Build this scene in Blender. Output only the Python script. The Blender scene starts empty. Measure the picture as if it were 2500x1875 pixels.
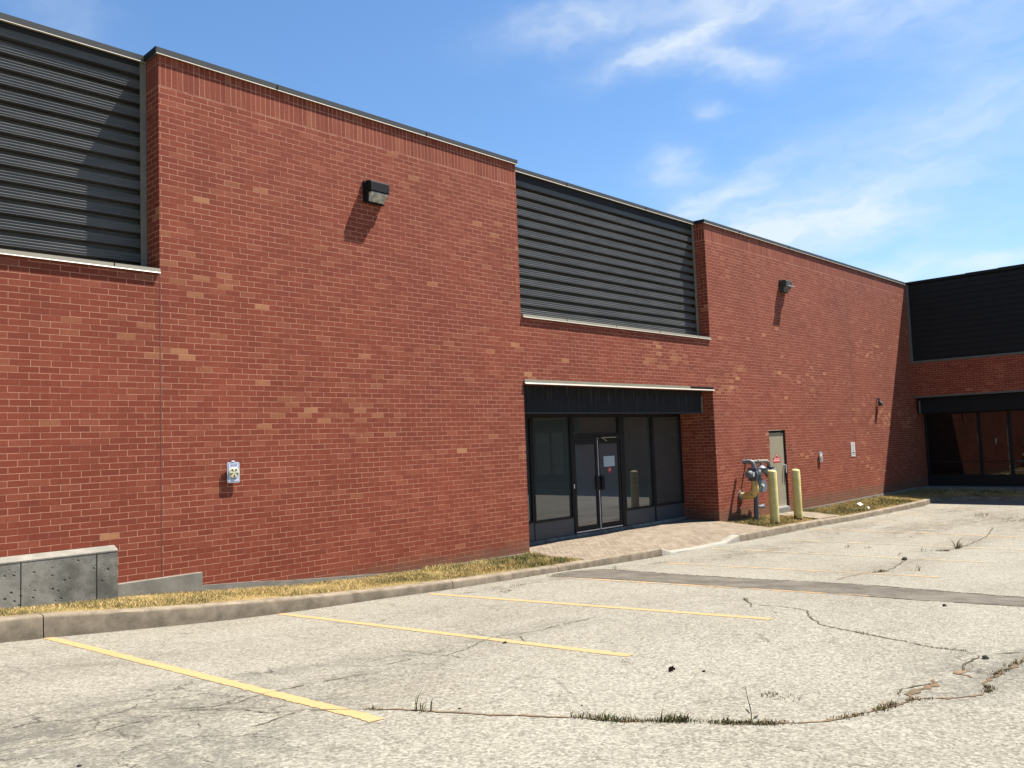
import bpy, math, random
import numpy as np
from mathutils import Vector, Matrix
R = math.radians
random.seed(7); RNG = np.random.default_rng(11)
scene = bpy.context.scene
col = scene.collection

# ------------------------------------------------------------------ camera
cam_d = bpy.data.cameras.new("camera"); cam = bpy.data.objects.new("camera", cam_d); col.objects.link(cam)
_r = Vector((.694, -.719, -.0369)); _f = Vector((.7195, .6909, .0702)).normalized()
_u = _r.cross(_f).normalized(); _r = _f.cross(_u).normalized()
cam.matrix_world = Matrix(((_r.x, _u.x, -_f.x, 0), (_r.y, _u.y, -_f.y, -11.4), (_r.z, _u.z, -_f.z, 0), (0, 0, 0, 1)))
cam_d.sensor_width = 36; cam_d.lens = 29.394; cam_d.clip_start = .05; cam_d.clip_end = 2000
scene.camera = cam

# ------------------------------------------------------------------ node helper
class NT:
    def __init__(s, nt): s.nt = nt; s.n = nt.nodes; s.l = nt.links
    def put(s, sock, v):
        if isinstance(v, bpy.types.NodeSocket): s.l.new(v, sock)
        elif v is not None: sock.default_value = v
    def m(s, op, a, b=None, c=None, clamp=False):
        n = s.n.new('ShaderNodeMath'); n.operation = op; n.use_clamp = clamp
        s.put(n.inputs[0], a); s.put(n.inputs[1], b); s.put(n.inputs[2], c); return n.outputs[0]
    def sm(s, v, a, b, lo=0., hi=1.):
        n = s.n.new('ShaderNodeMapRange'); n.interpolation_type = 'SMOOTHSTEP'
        s.put(n.inputs[0], v); s.put(n.inputs[1], a); s.put(n.inputs[2], b); s.put(n.inputs[3], lo); s.put(n.inputs[4], hi); return n.outputs[0]
    def mix(s, f, a, b, mode='MIX'):
        n = s.n.new('ShaderNodeMix'); n.data_type = 'RGBA'; n.blend_type = mode
        def c(v): return (*v, 1) if isinstance(v, tuple) and len(v) == 3 else v
        s.put(n.inputs[0], f); s.put(n.inputs[6], c(a)); s.put(n.inputs[7], c(b)); return n.outputs[2]
    def fmix(s, f, a, b):
        n = s.n.new('ShaderNodeMix'); n.data_type = 'FLOAT'
        s.put(n.inputs[0], f); s.put(n.inputs[2], a); s.put(n.inputs[3], b); return n.outputs[0]
    def noise(s, vec, scale, detail=3, rough=.55, out=0, dist=0.):
        n = s.n.new('ShaderNodeTexNoise'); s.put(n.inputs['Vector'], vec)
        n.inputs['Scale'].default_value = scale; n.inputs['Detail'].default_value = detail
        n.inputs['Roughness'].default_value = rough; n.inputs['Distortion'].default_value = dist; return n.outputs[out]
    def vor(s, vec, scale, out='Color', feature='F1'):
        n = s.n.new('ShaderNodeTexVoronoi'); n.feature = feature; s.put(n.inputs['Vector'], vec); n.inputs['Scale'].default_value = scale; return n.outputs[out]
    def white(s, vec, out=0):
        n = s.n.new('ShaderNodeTexWhiteNoise'); n.noise_dimensions = '3D'; s.put(n.inputs['Vector'], vec); return n.outputs[out]
    def xyz(s, v):
        n = s.n.new('ShaderNodeSeparateXYZ'); s.put(n.inputs[0], v); return n.outputs
    def vec(s, x, y, z=0.):
        n = s.n.new('ShaderNodeCombineXYZ'); s.put(n.inputs[0], x); s.put(n.inputs[1], y); s.put(n.inputs[2], z); return n.outputs[0]
    def geo(s, o='Position'): return s.n.new('ShaderNodeNewGeometry').outputs[o]
    def vs(s, v, sc):
        n = s.n.new('ShaderNodeVectorMath'); n.operation = 'MULTIPLY'; s.put(n.inputs[0], v); n.inputs[1].default_value = sc; return n.outputs[0]
    def ramp(s, f, stops):
        n = s.n.new('ShaderNodeValToRGB'); s.put(n.inputs[0], f); e = n.color_ramp.elements
        while len(e) < len(stops): e.new(.5)
        for i, (p, c) in enumerate(stops): e[i].position = p; e[i].color = (*c, 1)
        return n.outputs[0]
    def bump(s, h, dist, strength=1.):
        n = s.n.new('ShaderNodeBump'); s.put(n.inputs['Height'], h); n.inputs['Distance'].default_value = dist; n.inputs['Strength'].default_value = strength; return n.outputs[0]

def mat(name, color=None, rough=.8, metal=0., spec=.5, normal=None, build=None, sc=1.):
    m = bpy.data.materials.new(name); m.use_nodes = True
    b = m.node_tree.nodes['Principled BSDF']; t = NT(m.node_tree)
    b.inputs['Roughness'].default_value = rough; b.inputs['Metallic'].default_value = metal
    b.inputs['Specular IOR Level'].default_value = spec
    if build:
        r = build(t)
        if not isinstance(r, dict): r = {'Base Color': r}
        if sc != 1.: r['Base Color'] = t.mix(1., r['Base Color'], (sc, sc, sc), 'MULTIPLY')
        if isinstance(r, dict):
            for k, v in r.items(): t.put(b.inputs[k], v)
        else: t.put(b.inputs['Base Color'], r)
    elif color: b.inputs['Base Color'].default_value = (*[c*sc for c in color], 1)
    return m

# ------------------------------------------------------------------ world: Nishita sky with thin cirrus
SUN = Vector((1.85, -1., 4.0)).normalized()
EXPO = 1.5
w = bpy.data.worlds.new("World"); scene.world = w; w.use_nodes = True
t = NT(w.node_tree); bg = w.node_tree.nodes['Background']
sky = t.n.new('ShaderNodeTexSky'); sky.sky_type = 'NISHITA'; sky.sun_disc = False
sky.sun_elevation = math.asin(SUN.z); sky.sun_rotation = math.atan2(SUN.x, SUN.y)
sky.air_density = 1.15; sky.dust_density = .05; sky.ozone_density = 2.2
SKYS = .05
tc = t.n.new('ShaderNodeTexCoord').outputs['Generated']
X, Y, Z = t.xyz(tc)
az = t.m('MULTIPLY', t.m('ARCTAN2', X, Y), 57.2958)
el = t.m('MULTIPLY', t.m('ARCSINE', Z), 57.2958)
wv = t.noise(t.vec(az, t.m('MULTIPLY', el, 1.6), 0.), .28, 3, .6, out=1)
wx, wy, _ = t.xyz(wv)
azw = t.m('ADD', az, t.m('MULTIPLY', t.m('SUBTRACT', wx, .5), 3.8)); elw = t.m('ADD', el, t.m('MULTIPLY', t.m('SUBTRACT', wy, .5), 2.2))
CL = [(52.5, 27.2, 6, 1.2, 6, .62), (62.5, 27.2, 3.6, 1.2, 0, .7), (57.6, 25.1, 4.2, .95, 12, .95), (62.3, 23.8, 3.0, .9, -22, .62),
      (60.5, 20.9, 1.1, .5, -10, .45), (57.6, 17.6, 1.8, 1.5, 10, .5), (60.8, 15.5, 4.6, 1.0, 22, .72), (64.8, 13.0, 6.5, 1.7, 8, 1.05),
      (76, 18.0, 8, 2.6, 16, .42), (75, 9.6, 6, .8, 3, .6), (77, 25, 9, 3.2, 4, .42), (17.5, 25.5, 2.6, 3.0, 0, .22), (68.5, 25.8, 6, 1.4, -6, .4),
      (70, 11, 14, 6, 4, .28)]
tot = None
for a, e, ra, re, ro, amp in CL:
    c_, s_ = math.cos(R(ro)), math.sin(R(ro))
    dx = t.m('SUBTRACT', azw, a); dy = t.m('SUBTRACT', elw, e)
    p = t.m('DIVIDE', t.m('ADD', t.m('MULTIPLY', dx, c_), t.m('MULTIPLY', dy, s_)), ra)
    q = t.m('DIVIDE', t.m('SUBTRACT', t.m('MULTIPLY', dy, c_), t.m('MULTIPLY', dx, s_)), re)
    g = t.m('MULTIPLY', t.m('EXPONENT', t.m('MULTIPLY', t.m('ADD', t.m('MULTIPLY', p, p), t.m('MULTIPLY', q, q)), -1.)), amp)
    tot = g if tot is None else t.m('ADD', tot, g)
fib = t.noise(t.vec(t.m('ADD', t.m('MULTIPLY', azw, .32), t.m('MULTIPLY', elw, .35)), t.m('SUBTRACT', t.m('MULTIPLY', elw, 1.1), t.m('MULTIPLY', azw, .18)), 3.), .75, 4, .5, dist=.3)
fib2 = t.noise(t.vec(az, t.m('MULTIPLY', el, 2.), 8.), .14, 4, .6)
cov = t.m('MULTIPLY', tot, t.sm(fib, .22, .8, .42, 1.15))
cov = t.m('ADD', cov, t.m('MULTIPLY', t.sm(fib2, .45, .8), t.sm(az, 40., 80., 0., .13)))
cov = t.m('MULTIPLY', t.m('MINIMUM', cov, .95), .86)
cov = t.m('MULTIPLY', cov, t.sm(el, 0., 6.))
skyc = t.mix(1., sky.outputs[0], (.83, 1.05, 1.25), 'MULTIPLY')
cloudc = t.n.new('ShaderNodeRGB').outputs[0]; cloudc.default_value = (6.2, 6.8, 7.3, 1)
t.put(bg.inputs[0], t.mix(cov, skyc, cloudc)); bg.inputs[1].default_value = SKYS

# ------------------------------------------------------------------ sun
sd = bpy.data.lights.new("sun", 'SUN'); sd.energy = 5.0; sd.angle = R(.53); sd.color = (1., .95, .86)
so = bpy.data.objects.new("sun", sd); col.objects.link(so); so.rotation_euler = SUN.to_track_quat('Z', 'Y').to_euler(); so.location = (20, -30, 40)
scene.view_settings.view_transform = 'Standard'; scene.view_settings.look = 'None'
scene.view_settings.exposure = EXPO; scene.view_settings.gamma = 1; scene.view_settings.use_curve_mapping = False
scene.render.engine = 'CYCLES'

# ------------------------------------------------------------------ mesh helpers
class MB:
    def __init__(s): s.v = []; s.f = []
    def quad(s, a, b, c, d): i = len(s.v); s.v += [tuple(a), tuple(b), tuple(c), tuple(d)]; s.f.append((i, i+1, i+2, i+3)); return s
    def box(s, x0, x1, y0, y1, z0, z1):
        i = len(s.v)
        s.v += [(x0,y0,z0),(x1,y0,z0),(x1,y1,z0),(x0,y1,z0),(x0,y0,z1),(x1,y0,z1),(x1,y1,z1),(x0,y1,z1)]
        for f in ((0,3,2,1),(4,5,6,7),(0,1,5,4),(1,2,6,5),(2,3,7,6),(3,0,4,7)): s.f.append(tuple(i+k for k in f))
        return s
    def prism(s, prof, axis, a, b):      # profile (p,q) swept along axis; p,q = the two other axes in xyz order
        n = len(prof); i = len(s.v)
        for w_ in (a, b):
            for p, q in prof: s.v.append({'x': (w_, p, q), 'y': (p, w_, q), 'z': (p, q, w_)}[axis])
        for k in range(n): s.f.append((i+k, i+(k+1) % n, i+n+(k+1) % n, i+n+k))
        s.f.append(tuple(i+k for k in reversed(range(n)))); s.f.append(tuple(i+n+k for k in range(n))); return s
    def sheet(s, prof, axis, a, b):      # open profile sweep
        n = len(prof); i = len(s.v)
        for w_ in (a, b):
            for p, q in prof: s.v.append({'x': (w_, p, q), 'y': (p, w_, q), 'z': (p, q, w_)}[axis])
        for k in range(n-1): s.f.append((i+k, i+k+1, i+n+k+1, i+n+k))
        return s
    def tube(s, pts, rad, seg=14, cap=True):
        pts = [Vector(p) for p in pts]; n = len(pts); rads = rad if isinstance(rad, (list, tuple)) else [rad]*n
        i = len(s.v); up = None
        for k, p in enumerate(pts):
            d = (pts[min(k+1, n-1)]-pts[max(k-1, 0)]).normalized()
            if up is None: up = d.orthogonal().normalized()
            else: up = (up-d*up.dot(d)).normalized()
            sd_ = d.cross(up)
            for j in range(seg):
                a = 2*math.pi*j/seg; s.v.append(tuple(p+(up*math.cos(a)+sd_*math.sin(a))*rads[k]))
        for k in range(n-1):
            for j in range(seg): s.f.append((i+k*seg+j, i+k*seg+(j+1) % seg, i+(k+1)*seg+(j+1) % seg, i+(k+1)*seg+j))
        if cap: s.f.append(tuple(i+j for j in reversed(range(seg)))); s.f.append(tuple(i+(n-1)*seg+j for j in range(seg)))
        return s
    def build(s, name, m, parent=None, smooth=False, bevel=0., loc=None):
        me = bpy.data.meshes.new(name); me.from_pydata(s.v, [], s.f); me.validate(); me.update()
        import bmesh
        bm = bmesh.new(); bm.from_mesh(me); bmesh.ops.remove_doubles(bm, verts=bm.verts, dist=1e-5); bmesh.ops.recalc_face_normals(bm, faces=bm.faces); bm.to_mesh(me); bm.free()
        o = bpy.data.objects.new(name, me); col.objects.link(o)
        if m: me.materials.append(m)
        if smooth:
            me.shade_smooth()
            try: me.set_sharp_from_angle(angle=R(40))
            except Exception: pass
        if bevel:
            b = o.modifiers.new('bevel', 'BEVEL'); b.width = bevel; b.segments = 2; b.limit_method = 'ANGLE'
        if parent: o.parent = parent; o.matrix_parent_inverse = parent.matrix_world.inverted()
        return o
def empty(name, loc):
    o = bpy.data.objects.new(name, None); o.location = loc; o.matrix_world = Matrix.Translation(loc); col.objects.link(o); o.empty_display_size = .2; return o
def tag(o, label=None, cat=None, group=None, kind=None):
    for k, v in (('label', label), ('category', cat), ('group', group), ('kind', kind)):
        if v: o[k] = v
    return o
def struct(o, label=None): return tag(o, label, kind='structure')
def arc(c, r, a0, a1, n, f):  # helper for bent pipes: f(angle)->point
    return [f(c, r, a0+(a1-a0)*k/n) for k in range(n+1)]

# ------------------------------------------------------------------ the lie of the land
_X=[-60,-10,0,2.7,3.17,5.55,7.5,8.4,11.3,14.3,16,18.8,21.5,24,30,35,80]
_Z=[-1.3,-1.5,-1.72,-1.88,-1.93,-2.13,-2.21,-2.24,-2.31,-2.40,-2.43,-2.475,-2.51,-2.55,-2.60,-2.62,-2.65]
_SX=[-60,0,9,11,13.7,16,21,27,80]; _S=[.02,.05,.049,.039,.028,.017,.006,.0,0]
def _sm(x, a, b, w=.8): return sum(np.interp(x+d, a, b) for d in (-w, -w/2, 0, w/2, w))/5
def G(x, y):
    t_ = -y-1.5; t_ = np.where(t_ > 5.5, 5.5+(t_-5.5)*.35, t_); t_ = np.minimum(t_, 9)
    return _sm(x, _X, _Z)+_sm(x, _SX, _S)*t_
def BASE(x): return float(np.interp(x, [-14,0,3,4.3,5.5,6.1,6.8,8.3,10.1,12.2,15,19.5,25.2,30.2,36], [-1.5,-1.62,-1.74,-1.80,-1.90,-1.97,-2.03,-2.10,-2.15,-2.205,-2.2,-2.27,-2.37,-2.36,-2.36]))
CURB = [(-14,-.95,.2),(-4,-.95,.2),(1,-.95,.21),(2.748,-.95,.215),(3.18,-.97,.22),(3.9,-.98,.20),(5.54,-1.07,.18),(7.42,-1.22,.137),(8.88,-1.41,.124),(9.9,-1.46,.11),(11.34,-1.50,.10),(12.72,-1.62,.135),(14.3,-1.64,.155),(14.42,-1.64,.15),(14.75,-1.65,.05),(15.55,-1.69,.042),(16.9,-1.66,.05),(17.4,-1.65,.15),(18.83,-1.64,.165),(21.6,-1.58,.145),(24.07,-1.67,.13),(27.66,-1.67,.13),(29.9,-1.68,.15)]
def curb_y(x): return float(np.interp(x, [c[0] for c in CURB], [c[1] for c in CURB]))
def curb_h(x): return float(np.interp(x, [c[0] for c in CURB], [c[2] for c in CURB]))

_gx = np.concatenate([[-600, -200, -80, -50, -30], np.arange(-14, 36, .25), [40, 60, 100, 250, 600]])
_gy = np.concatenate([[-600, -200, -80, -40, -25, -18, -14], np.arange(-13, .01, .25)])
_GG = G(*np.meshgrid(_gx, _gy))
def GM(x, y):       # height of the built pavement mesh (bilinear in its grid)
    i = int(np.clip(np.searchsorted(_gx, x)-1, 0, len(_gx)-2)); j = int(np.clip(np.searchsorted(_gy, y)-1, 0, len(_gy)-2))
    a = (x-_gx[i])/(_gx[i+1]-_gx[i]); b = (y-_gy[j])/(_gy[j+1]-_gy[j])
    return float(_GG[j, i]*(1-a)*(1-b)+_GG[j, i+1]*a*(1-b)+_GG[j+1, i]*(1-a)*b+_GG[j+1, i+1]*a*b)
CRACKS=[
 (0.035,[(3.24, -6.82), (3.27, -6.88), (3.44, -7.12), (3.57, -7.33), (3.79, -7.63), (4.07, -7.94), (4.19, -8.19), (4.52, -8.51)]),
 (0.035,[(4.52, -8.52), (4.6, -8.65), (4.8, -8.86), (5.03, -9.03), (5.22, -9.12), (5.52, -9.2), (5.81, -9.24), (6.01, -9.28), (6.22, -9.47), (6.44, -9.57), (6.62, -9.61), (6.74, -9.54)]),
 (0.05,[(6.69, -9.58), (6.79, -9.5), (7.08, -9.5), (7.36, -9.51), (7.55, -9.52), (7.98, -9.55)]),
 (0.012,[(3.22, -6.84), (3.02, -6.58), (2.8, -6.48), (2.71, -6.18), (2.52, -6.01), (2.38, -6.05), (2.21, -6.04), (1.94, -6.12), (1.79, -6.17), (1.58, -6.08)]),
 (0.012,[(3.02, -6.58), (2.59, -6.74), (2.44, -6.75)]),
 (0.012,[(3.18, -5.89), (3.05, -5.91), (2.82, -6.01), (2.67, -6.03), (2.42, -5.84)]),
 (0.016,[(3.17, -5.9), (3.4, -5.85), (3.71, -5.82), (4.06, -5.78)]),
 (0.01,[(2.42, -6.1), (2.41, -6.32), (2.32, -6.51)]),
 (0.012,[(2.03, -7.1), (2.05, -7.28)]),
 (0.008,[(2.21, -6.04), (2.19, -6.18)]),
 (0.008,[(1.85, -4.43), (1.93, -4.59)]),
 (0.008,[(2.64, -1.66), (2.74, -2.15)]),
 (0.012,[(4.12, -5.4), (4.26, -5.52), (4.45, -5.58), (4.82, -5.48)]),
 (0.012,[(4.99, -5.01), (5.0, -5.51), (5.06, -5.62), (5.04, -5.96)]),
 (0.012,[(4.86, -5.59), (5.06, -5.62), (5.78, -5.3), (6.14, -5.19), (6.31, -5.29), (6.69, -5.3), (7.64, -5.23)]),
 (0.012,[(6.3, -5.28), (6.0, -5.72)]),
 (0.02,[(9.79, -5.95), (9.34, -6.28), (8.97, -6.51)]),
 (0.02,[(9.22, -6.37), (9.21, -6.73), (9.07, -7.11), (8.77, -7.26), (8.61, -7.4), (8.34, -7.61), (8.22, -7.83), (8.13, -8.13), (8.01, -8.44), (7.86, -8.85), (7.88, -9.05), (7.84, -9.19)]),
 (0.014,[(8.83, -6.74), (8.69, -7.06)]),
 (0.02,[(7.88, -9.29), (8.17, -9.56)]),
 (0.02,[(7.76, -9.21), (7.28, -9.24), (7.07, -9.29)]),
 (0.02,[(6.08, -9.15), (6.23, -9.11), (6.73, -9.25)]),
 (0.014,[(6.01, -8.76), (6.02, -8.92)]),
 (0.012,[(14.92, -4.57), (14.98, -5.16)]),
 (0.03,[(12.07, -6.16), (12.21, -6.17), (12.71, -6.12), (13.23, -6.14), (13.59, -6.26), (13.9, -6.38)]),
 (0.02,[(13.84, -6.03), (13.82, -6.25), (14.82, -6.08), (15.68, -5.9)]),
 (0.02,[(16.31, -5.54), (16.84, -5.44)]),
 (0.02,[(17.06, -5.53), (17.3, -5.68), (17.5, -6.04), (18.41, -6.07), (19.24, -6.0), (20.72, -5.88), (23.21, -5.42)]),
 (0.02,[(14.0, -6.42), (14.07, -6.72)]),
 (0.02,[(16.94, -5.79), (17.0, -6.22)]),
]
PATCH_TOP= [(11.4, -1.59), (12.01, -1.91), (11.85, -3.3), (11.78, -4.7), (11.77, -5.43), (11.79, -6.21), (11.68, -7.38), (11.71, -8.66), (11.72, -9.22)]
PATCH_BOT= [(10.7, -2.0), (10.81, -2.95), (10.82, -3.88), (10.67, -5.03), (10.73, -5.95), (10.59, -7.15), (10.69, -7.9), (10.84, -8.85), (10.89, -9.37)]
WEEDS=[
 (0.06,110,0.33,(4.72, -8.73)),
 (0.05,40,0.12,(4.83, -8.81)),
 (0.09,60,0.3,(4.2, -8.09)),
 (0.05,40,0.25,(4.28, -8.24)),
 (0.1,60,0.2,(4.45, -8.41)),
 (0.13,9,0.06,(3.47, -7.15)),
 (0.05,7,0.05,(4.07, -7.94)),
 (0.05,12,0.12,(3.31, -6.89)),
 (0.07,60,0.25,(5.68, -9.23)),
 (0.05,40,0.25,(5.32, -9.14)),
 (0.05,30,0.3,(6.04, -9.27)),
 (0.06,30,0.2,(6.61, -9.6)),
 (0.05,40,0.35,(7.24, -9.5)),
 (0.06,30,0.3,(7.62, -9.54)),
 (0.17,40,0.2,(18.14, -6.08)),
 (0.1,30,0.2,(17.47, -5.99)),
 (0.13,8,0.1,(17.38, -5.65)),
 (0.14,12,0.15,(14.05, -6.64)),
 (0.1,30,0.3,(13.57, -6.22)),
 (0.14,26,0.35,(26.57, -4.26)),
 (0.1,90,0.9,(25.65, -5.5)),
 (0.12,8,0.1,(17.35, -4.18)),
 (0.06,8,0.2,(17.4, -4.57)),
 (0.05,16,0.14,(8.99, -2.47)),
 (0.05,8,0.1,(9.28, -1.98)),
 (0.12,8,0.08,(12.02, -2.21)),
 (0.08,20,0.3,(10.91, -1.85)),
 (0.06,16,0.2,(9.58, -2.17)),
 (0.06,16,0.2,(13.32, -2.34)),
 (0.04,14,0.2,(8.58, -2.03)),
 (0.05,20,0.25,(9.63, -6.17)),
 (0.05,10,0.15,(8.13, -8.13)),
 (0.04,24,0.3,(7.88, -8.94)),
 (0.05,12,0.1,(5.48, -8.51)),
 (0.04,10,0.15,(5.49, -8.66)),
]
GS, WS = .46, .74

# ------------------------------------------------------------------ materials
BW, CH, Z0 = .2355, .0822, -1.635
def brick_build(t):
    P = t.geo('Position'); N = t.geo('True Normal')
    x, y, z = t.xyz(P); nx, ny, nz = t.xyz(N)
    side = t.m('GREATER_THAN', t.m('ABSOLUTE', nx), .5)
    wob = t.noise(P, 2.2, 3, .6, out=1); wx, wy, wz = t.xyz(wob)
    fine = t.noise(P, 60, 3, .6)
    u = t.m('ADD', t.fmix(side, x, y), t.m('MULTIPLY', t.m('SUBTRACT', wx, .5), .012))
    v = t.m('ADD', t.m('SUBTRACT', z, Z0), t.m('MULTIPLY', t.m('SUBTRACT', wy, .5), .012))
    rv = t.m('DIVIDE', v, CH); row = t.m('FLOOR', rv); dv = t.m('MULTIPLY', t.m('FRACT', rv), CH)
    jit = t.m('MULTIPLY', t.white(t.vec(row, 7., side)), .10)
    ru = t.m('ADD', t.m('DIVIDE', u, BW), t.m('ADD', t.m('MULTIPLY', t.m('MODULO', t.m('ADD', row, 1000.), 2.), .5), jit))
    cl = t.m('FLOOR', ru); du = t.m('MULTIPLY', t.m('FRACT', ru), BW)
    # soldier courses under the coping
    top = t.m('GREATER_THAN', z, 5.205)
    su = t.m('DIVIDE', u, .0822); sdu = t.m('MULTIPLY', t.m('FRACT', su), .0822); scl = t.m('FLOOR', su)
    sv = t.m('DIVIDE', t.m('SUBTRACT', z, 5.205), .328); sdv = t.m('MULTIPLY', t.m('FRACT', sv), .328); srow = t.m('ADD', t.m('FLOOR', sv), 300.)
    du = t.fmix(top, du, sdu); dv = t.fmix(top, dv, sdv); cl = t.fmix(top, cl, scl); row = t.fmix(top, row, srow)
    bwid = t.fmix(top, BW, .0822)
    id3 = t.vec(cl, row, side)
    r1, r2, r3 = t.xyz(t.white(id3, 1))
    m = t.m('ADD', .0086, t.m('MULTIPLY', t.m('SUBTRACT', fine, .5), .006))
    mu = t.m('MULTIPLY', m, .95)
    jh = t.m('SUBTRACT', 1., t.sm(t.m('SUBTRACT', dv, m), -.001, .002))
    jv = t.m('SUBTRACT', 1., t.sm(t.m('SUBTRACT', du, mu), -.001, .002))
    joint = t.m('MAXIMUM', jh, jv)
    base = t.ramp(r1, [(0., (.160, .0330, .0165)), (.3, (.174, .0365, .0180)), (.65, (.184, .0400, .0195)), (.88, (.197, .0470, .0235)), (1., (.216, .060, .031))])
    clus = t.noise(t.vec(t.m('MULTIPLY', cl, .28*BW), t.m('MULTIPLY', row, .75*CH), side), 1., 3, .6)
    band = t.m('MULTIPLY', t.sm(t.m('ADD', z, t.m('MULTIPLY', x, .06)), -.1, 1.0), t.m('SUBTRACT', 1., t.sm(z, 1.9, 3.6, 0., .75)))
    thr = t.m('SUBTRACT', .995, t.m('MULTIPLY', t.m('MULTIPLY', t.sm(clus, .50, .70), .40), band))
    tan_ = t.m('GREATER_THAN', r2, thr)
    tancol = t.ramp(r3, [(0., (.21, .062, .029)), (.5, (.235, .078, .038)), (.88, (.275, .105, .050)), (1., (.33, .15, .07))])
    c = t.mix(tan_, base, tancol)
    tex = t.noise(t.vs(P, (1., 1., .45)), 42, 4, .75)
    c = t.mix(1., c, t.ramp(tex, [(.25, (.80, .80, .80)), (.6, (1.05, 1.05, 1.05)), (.8, (1.2, 1.2, 1.2))]), 'MULTIPLY')
    big = t.noise(P, .55, 4, .6)
    c = t.mix(1., c, t.ramp(big, [(.3, (.88, .87, .86)), (.7, (1.12, 1.12, 1.12))]), 'MULTIPLY')
    stk = t.noise(t.vec(t.m('MULTIPLY', u, 3.2), 0., t.m('MULTIPLY', z, .22)), 1., 5, .7)
    c = t.mix(1., c, t.ramp(stk, [(.3, (.90, .89, .88)), (.55, (1.0, 1.0, 1.0)), (.75, (1.08, 1.10, 1.12))]), 'MULTIPLY')
    # mortar, smeared away in places
    jvis = t.sm(t.m('ADD', t.m('MULTIPLY', t.noise(t.vs(P, (1., 1., 1.6)), 1.7, 4, .7), .6), t.m('MULTIPLY', t.white(t.vec(cl, t.m('ADD', row, 51.), side)), .4)), .27, .55, .32, 1.)
    mort = t.mix(t.noise(P, 9, 3, .6), (.36, .155, .095), (.48, .235, .155))
    c = t.mix(t.m('MULTIPLY', joint, jvis), c, mort)
    # splash dirt and algae by the ground
    dirt = t.m('MULTIPLY', t.m('SUBTRACT', 1., t.sm(t.m('ADD', z, t.m('MULTIPLY', t.m('SUBTRACT', t.noise(P, 3.5, 4, .6), .5), .5)), -2.12, -1.85)), .55)
    c = t.mix(dirt, c, (.115, .075, .045))
    h = t.m('SUBTRACT', t.m('MULTIPLY', tex, .35), t.m('MULTIPLY', joint, 1.))
    return {'Base Color': c, 'Normal': t.bump(h, .004, .8), 'Roughness': .88}
BRICK = mat('brick', spec=.25, build=brick_build)

def conc(name, a, b, pits=True, rough=.9, sc=1., k=1.):
    def bl(t):
        P = t.geo(); n = t.noise(P, 3.5*sc, 6, .65); f = t.noise(P, 70*sc, 3, .7)
        c = t.mix(t.sm(n, .3, .7), a, b); c = t.mix(1., c, t.ramp(f, [(.3, (.82,)*3), (.7, (1.12,)*3)]), 'MULTIPLY')
        h = f
        if pits:
            d = t.vor(P, 15*sc, 'Distance'); k = t.white(t.vor(P, 15*sc, 'Position'))
            pit = t.m('MULTIPLY', t.m('SUBTRACT', 1., t.sm(t.m('ADD', d, t.m('MULTIPLY', t.noise(P, 40, 3, .7), .22)), .22, .42)), t.m('GREATER_THAN', k, .62))
            c = t.mix(t.m('MULTIPLY', pit, .85), c, (.035, .033, .028)); h = t.m('SUBTRACT', f, t.m('MULTIPLY', pit, 3.))
        return {'Base Color': c, 'Normal': t.bump(h, .006, .6)}
    return mat(name, rough=rough, spec=.2, build=bl, sc=k)
CONC_OLD = conc('old_concrete', (.10, .095, .08), (.25, .235, .20), k=.9)
CONC = conc('plinth_concrete', (.27, .25, .21), (.40, .37, .31), pits=False, k=.56)
CURBM = conc('curb_concrete', (.235, .185, .13), (.43, .35, .25), pits=False, sc=1.3, k=.52)
CURBW = conc('patched_curb_concrete', (.52, .48, .40), (.62, .57, .48), pits=False, k=.44)

def STAINMASK(t, P):
    x, y, z = t.xyz(P); tot = None
    for cx, cy, rx, ry, amp in [(1.6,-5.9,.9,.5,1.),(2.3,-5.75,.9,.5,.8),(2.6,-3.4,1.2,.4,.35),(1.9,-7.0,.8,.5,.7),(.9,-5.2,.8,.5,.6),(6.,-5.25,1.6,.25,.45),(19.,-6.,2.5,.35,.5),(12.8,-2.3,1.5,.4,.5),(3.36,-5.15,1.3,.22,.55),(4.22,-5.86,.9,.3,.5),(4.9,-5.3,.8,.2,.5),(2.9,-6.4,.7,.4,.4),(22.25,-4.04,2.6,.7,.8),(16.,-2.9,2.4,.55,.75),(21.5,-2.4,2.2,.5,.7),(14.5,-6.1,1.5,.3,.5),(26.,-4.6,2.6,1.,.75),(7.2,-9.4,.8,.35,.8),(24.5,-6.,2.,.7,.5),(10.2,-2.1,1.6,.3,.5),(28,-3.2,1.6,.8,.5)]:
        p = t.m('DIVIDE', t.m('SUBTRACT', x, cx), rx); q = t.m('DIVIDE', t.m('SUBTRACT', y, cy), ry)
        g = t.m('MULTIPLY', t.m('EXPONENT', t.m('MULTIPLY', t.m('ADD', t.m('MULTIPLY', p, p), t.m('MULTIPLY', q, q)), -.8)), amp)
        tot = g if tot is None else t.m('MAXIMUM', tot, g)
    return tot
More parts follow.
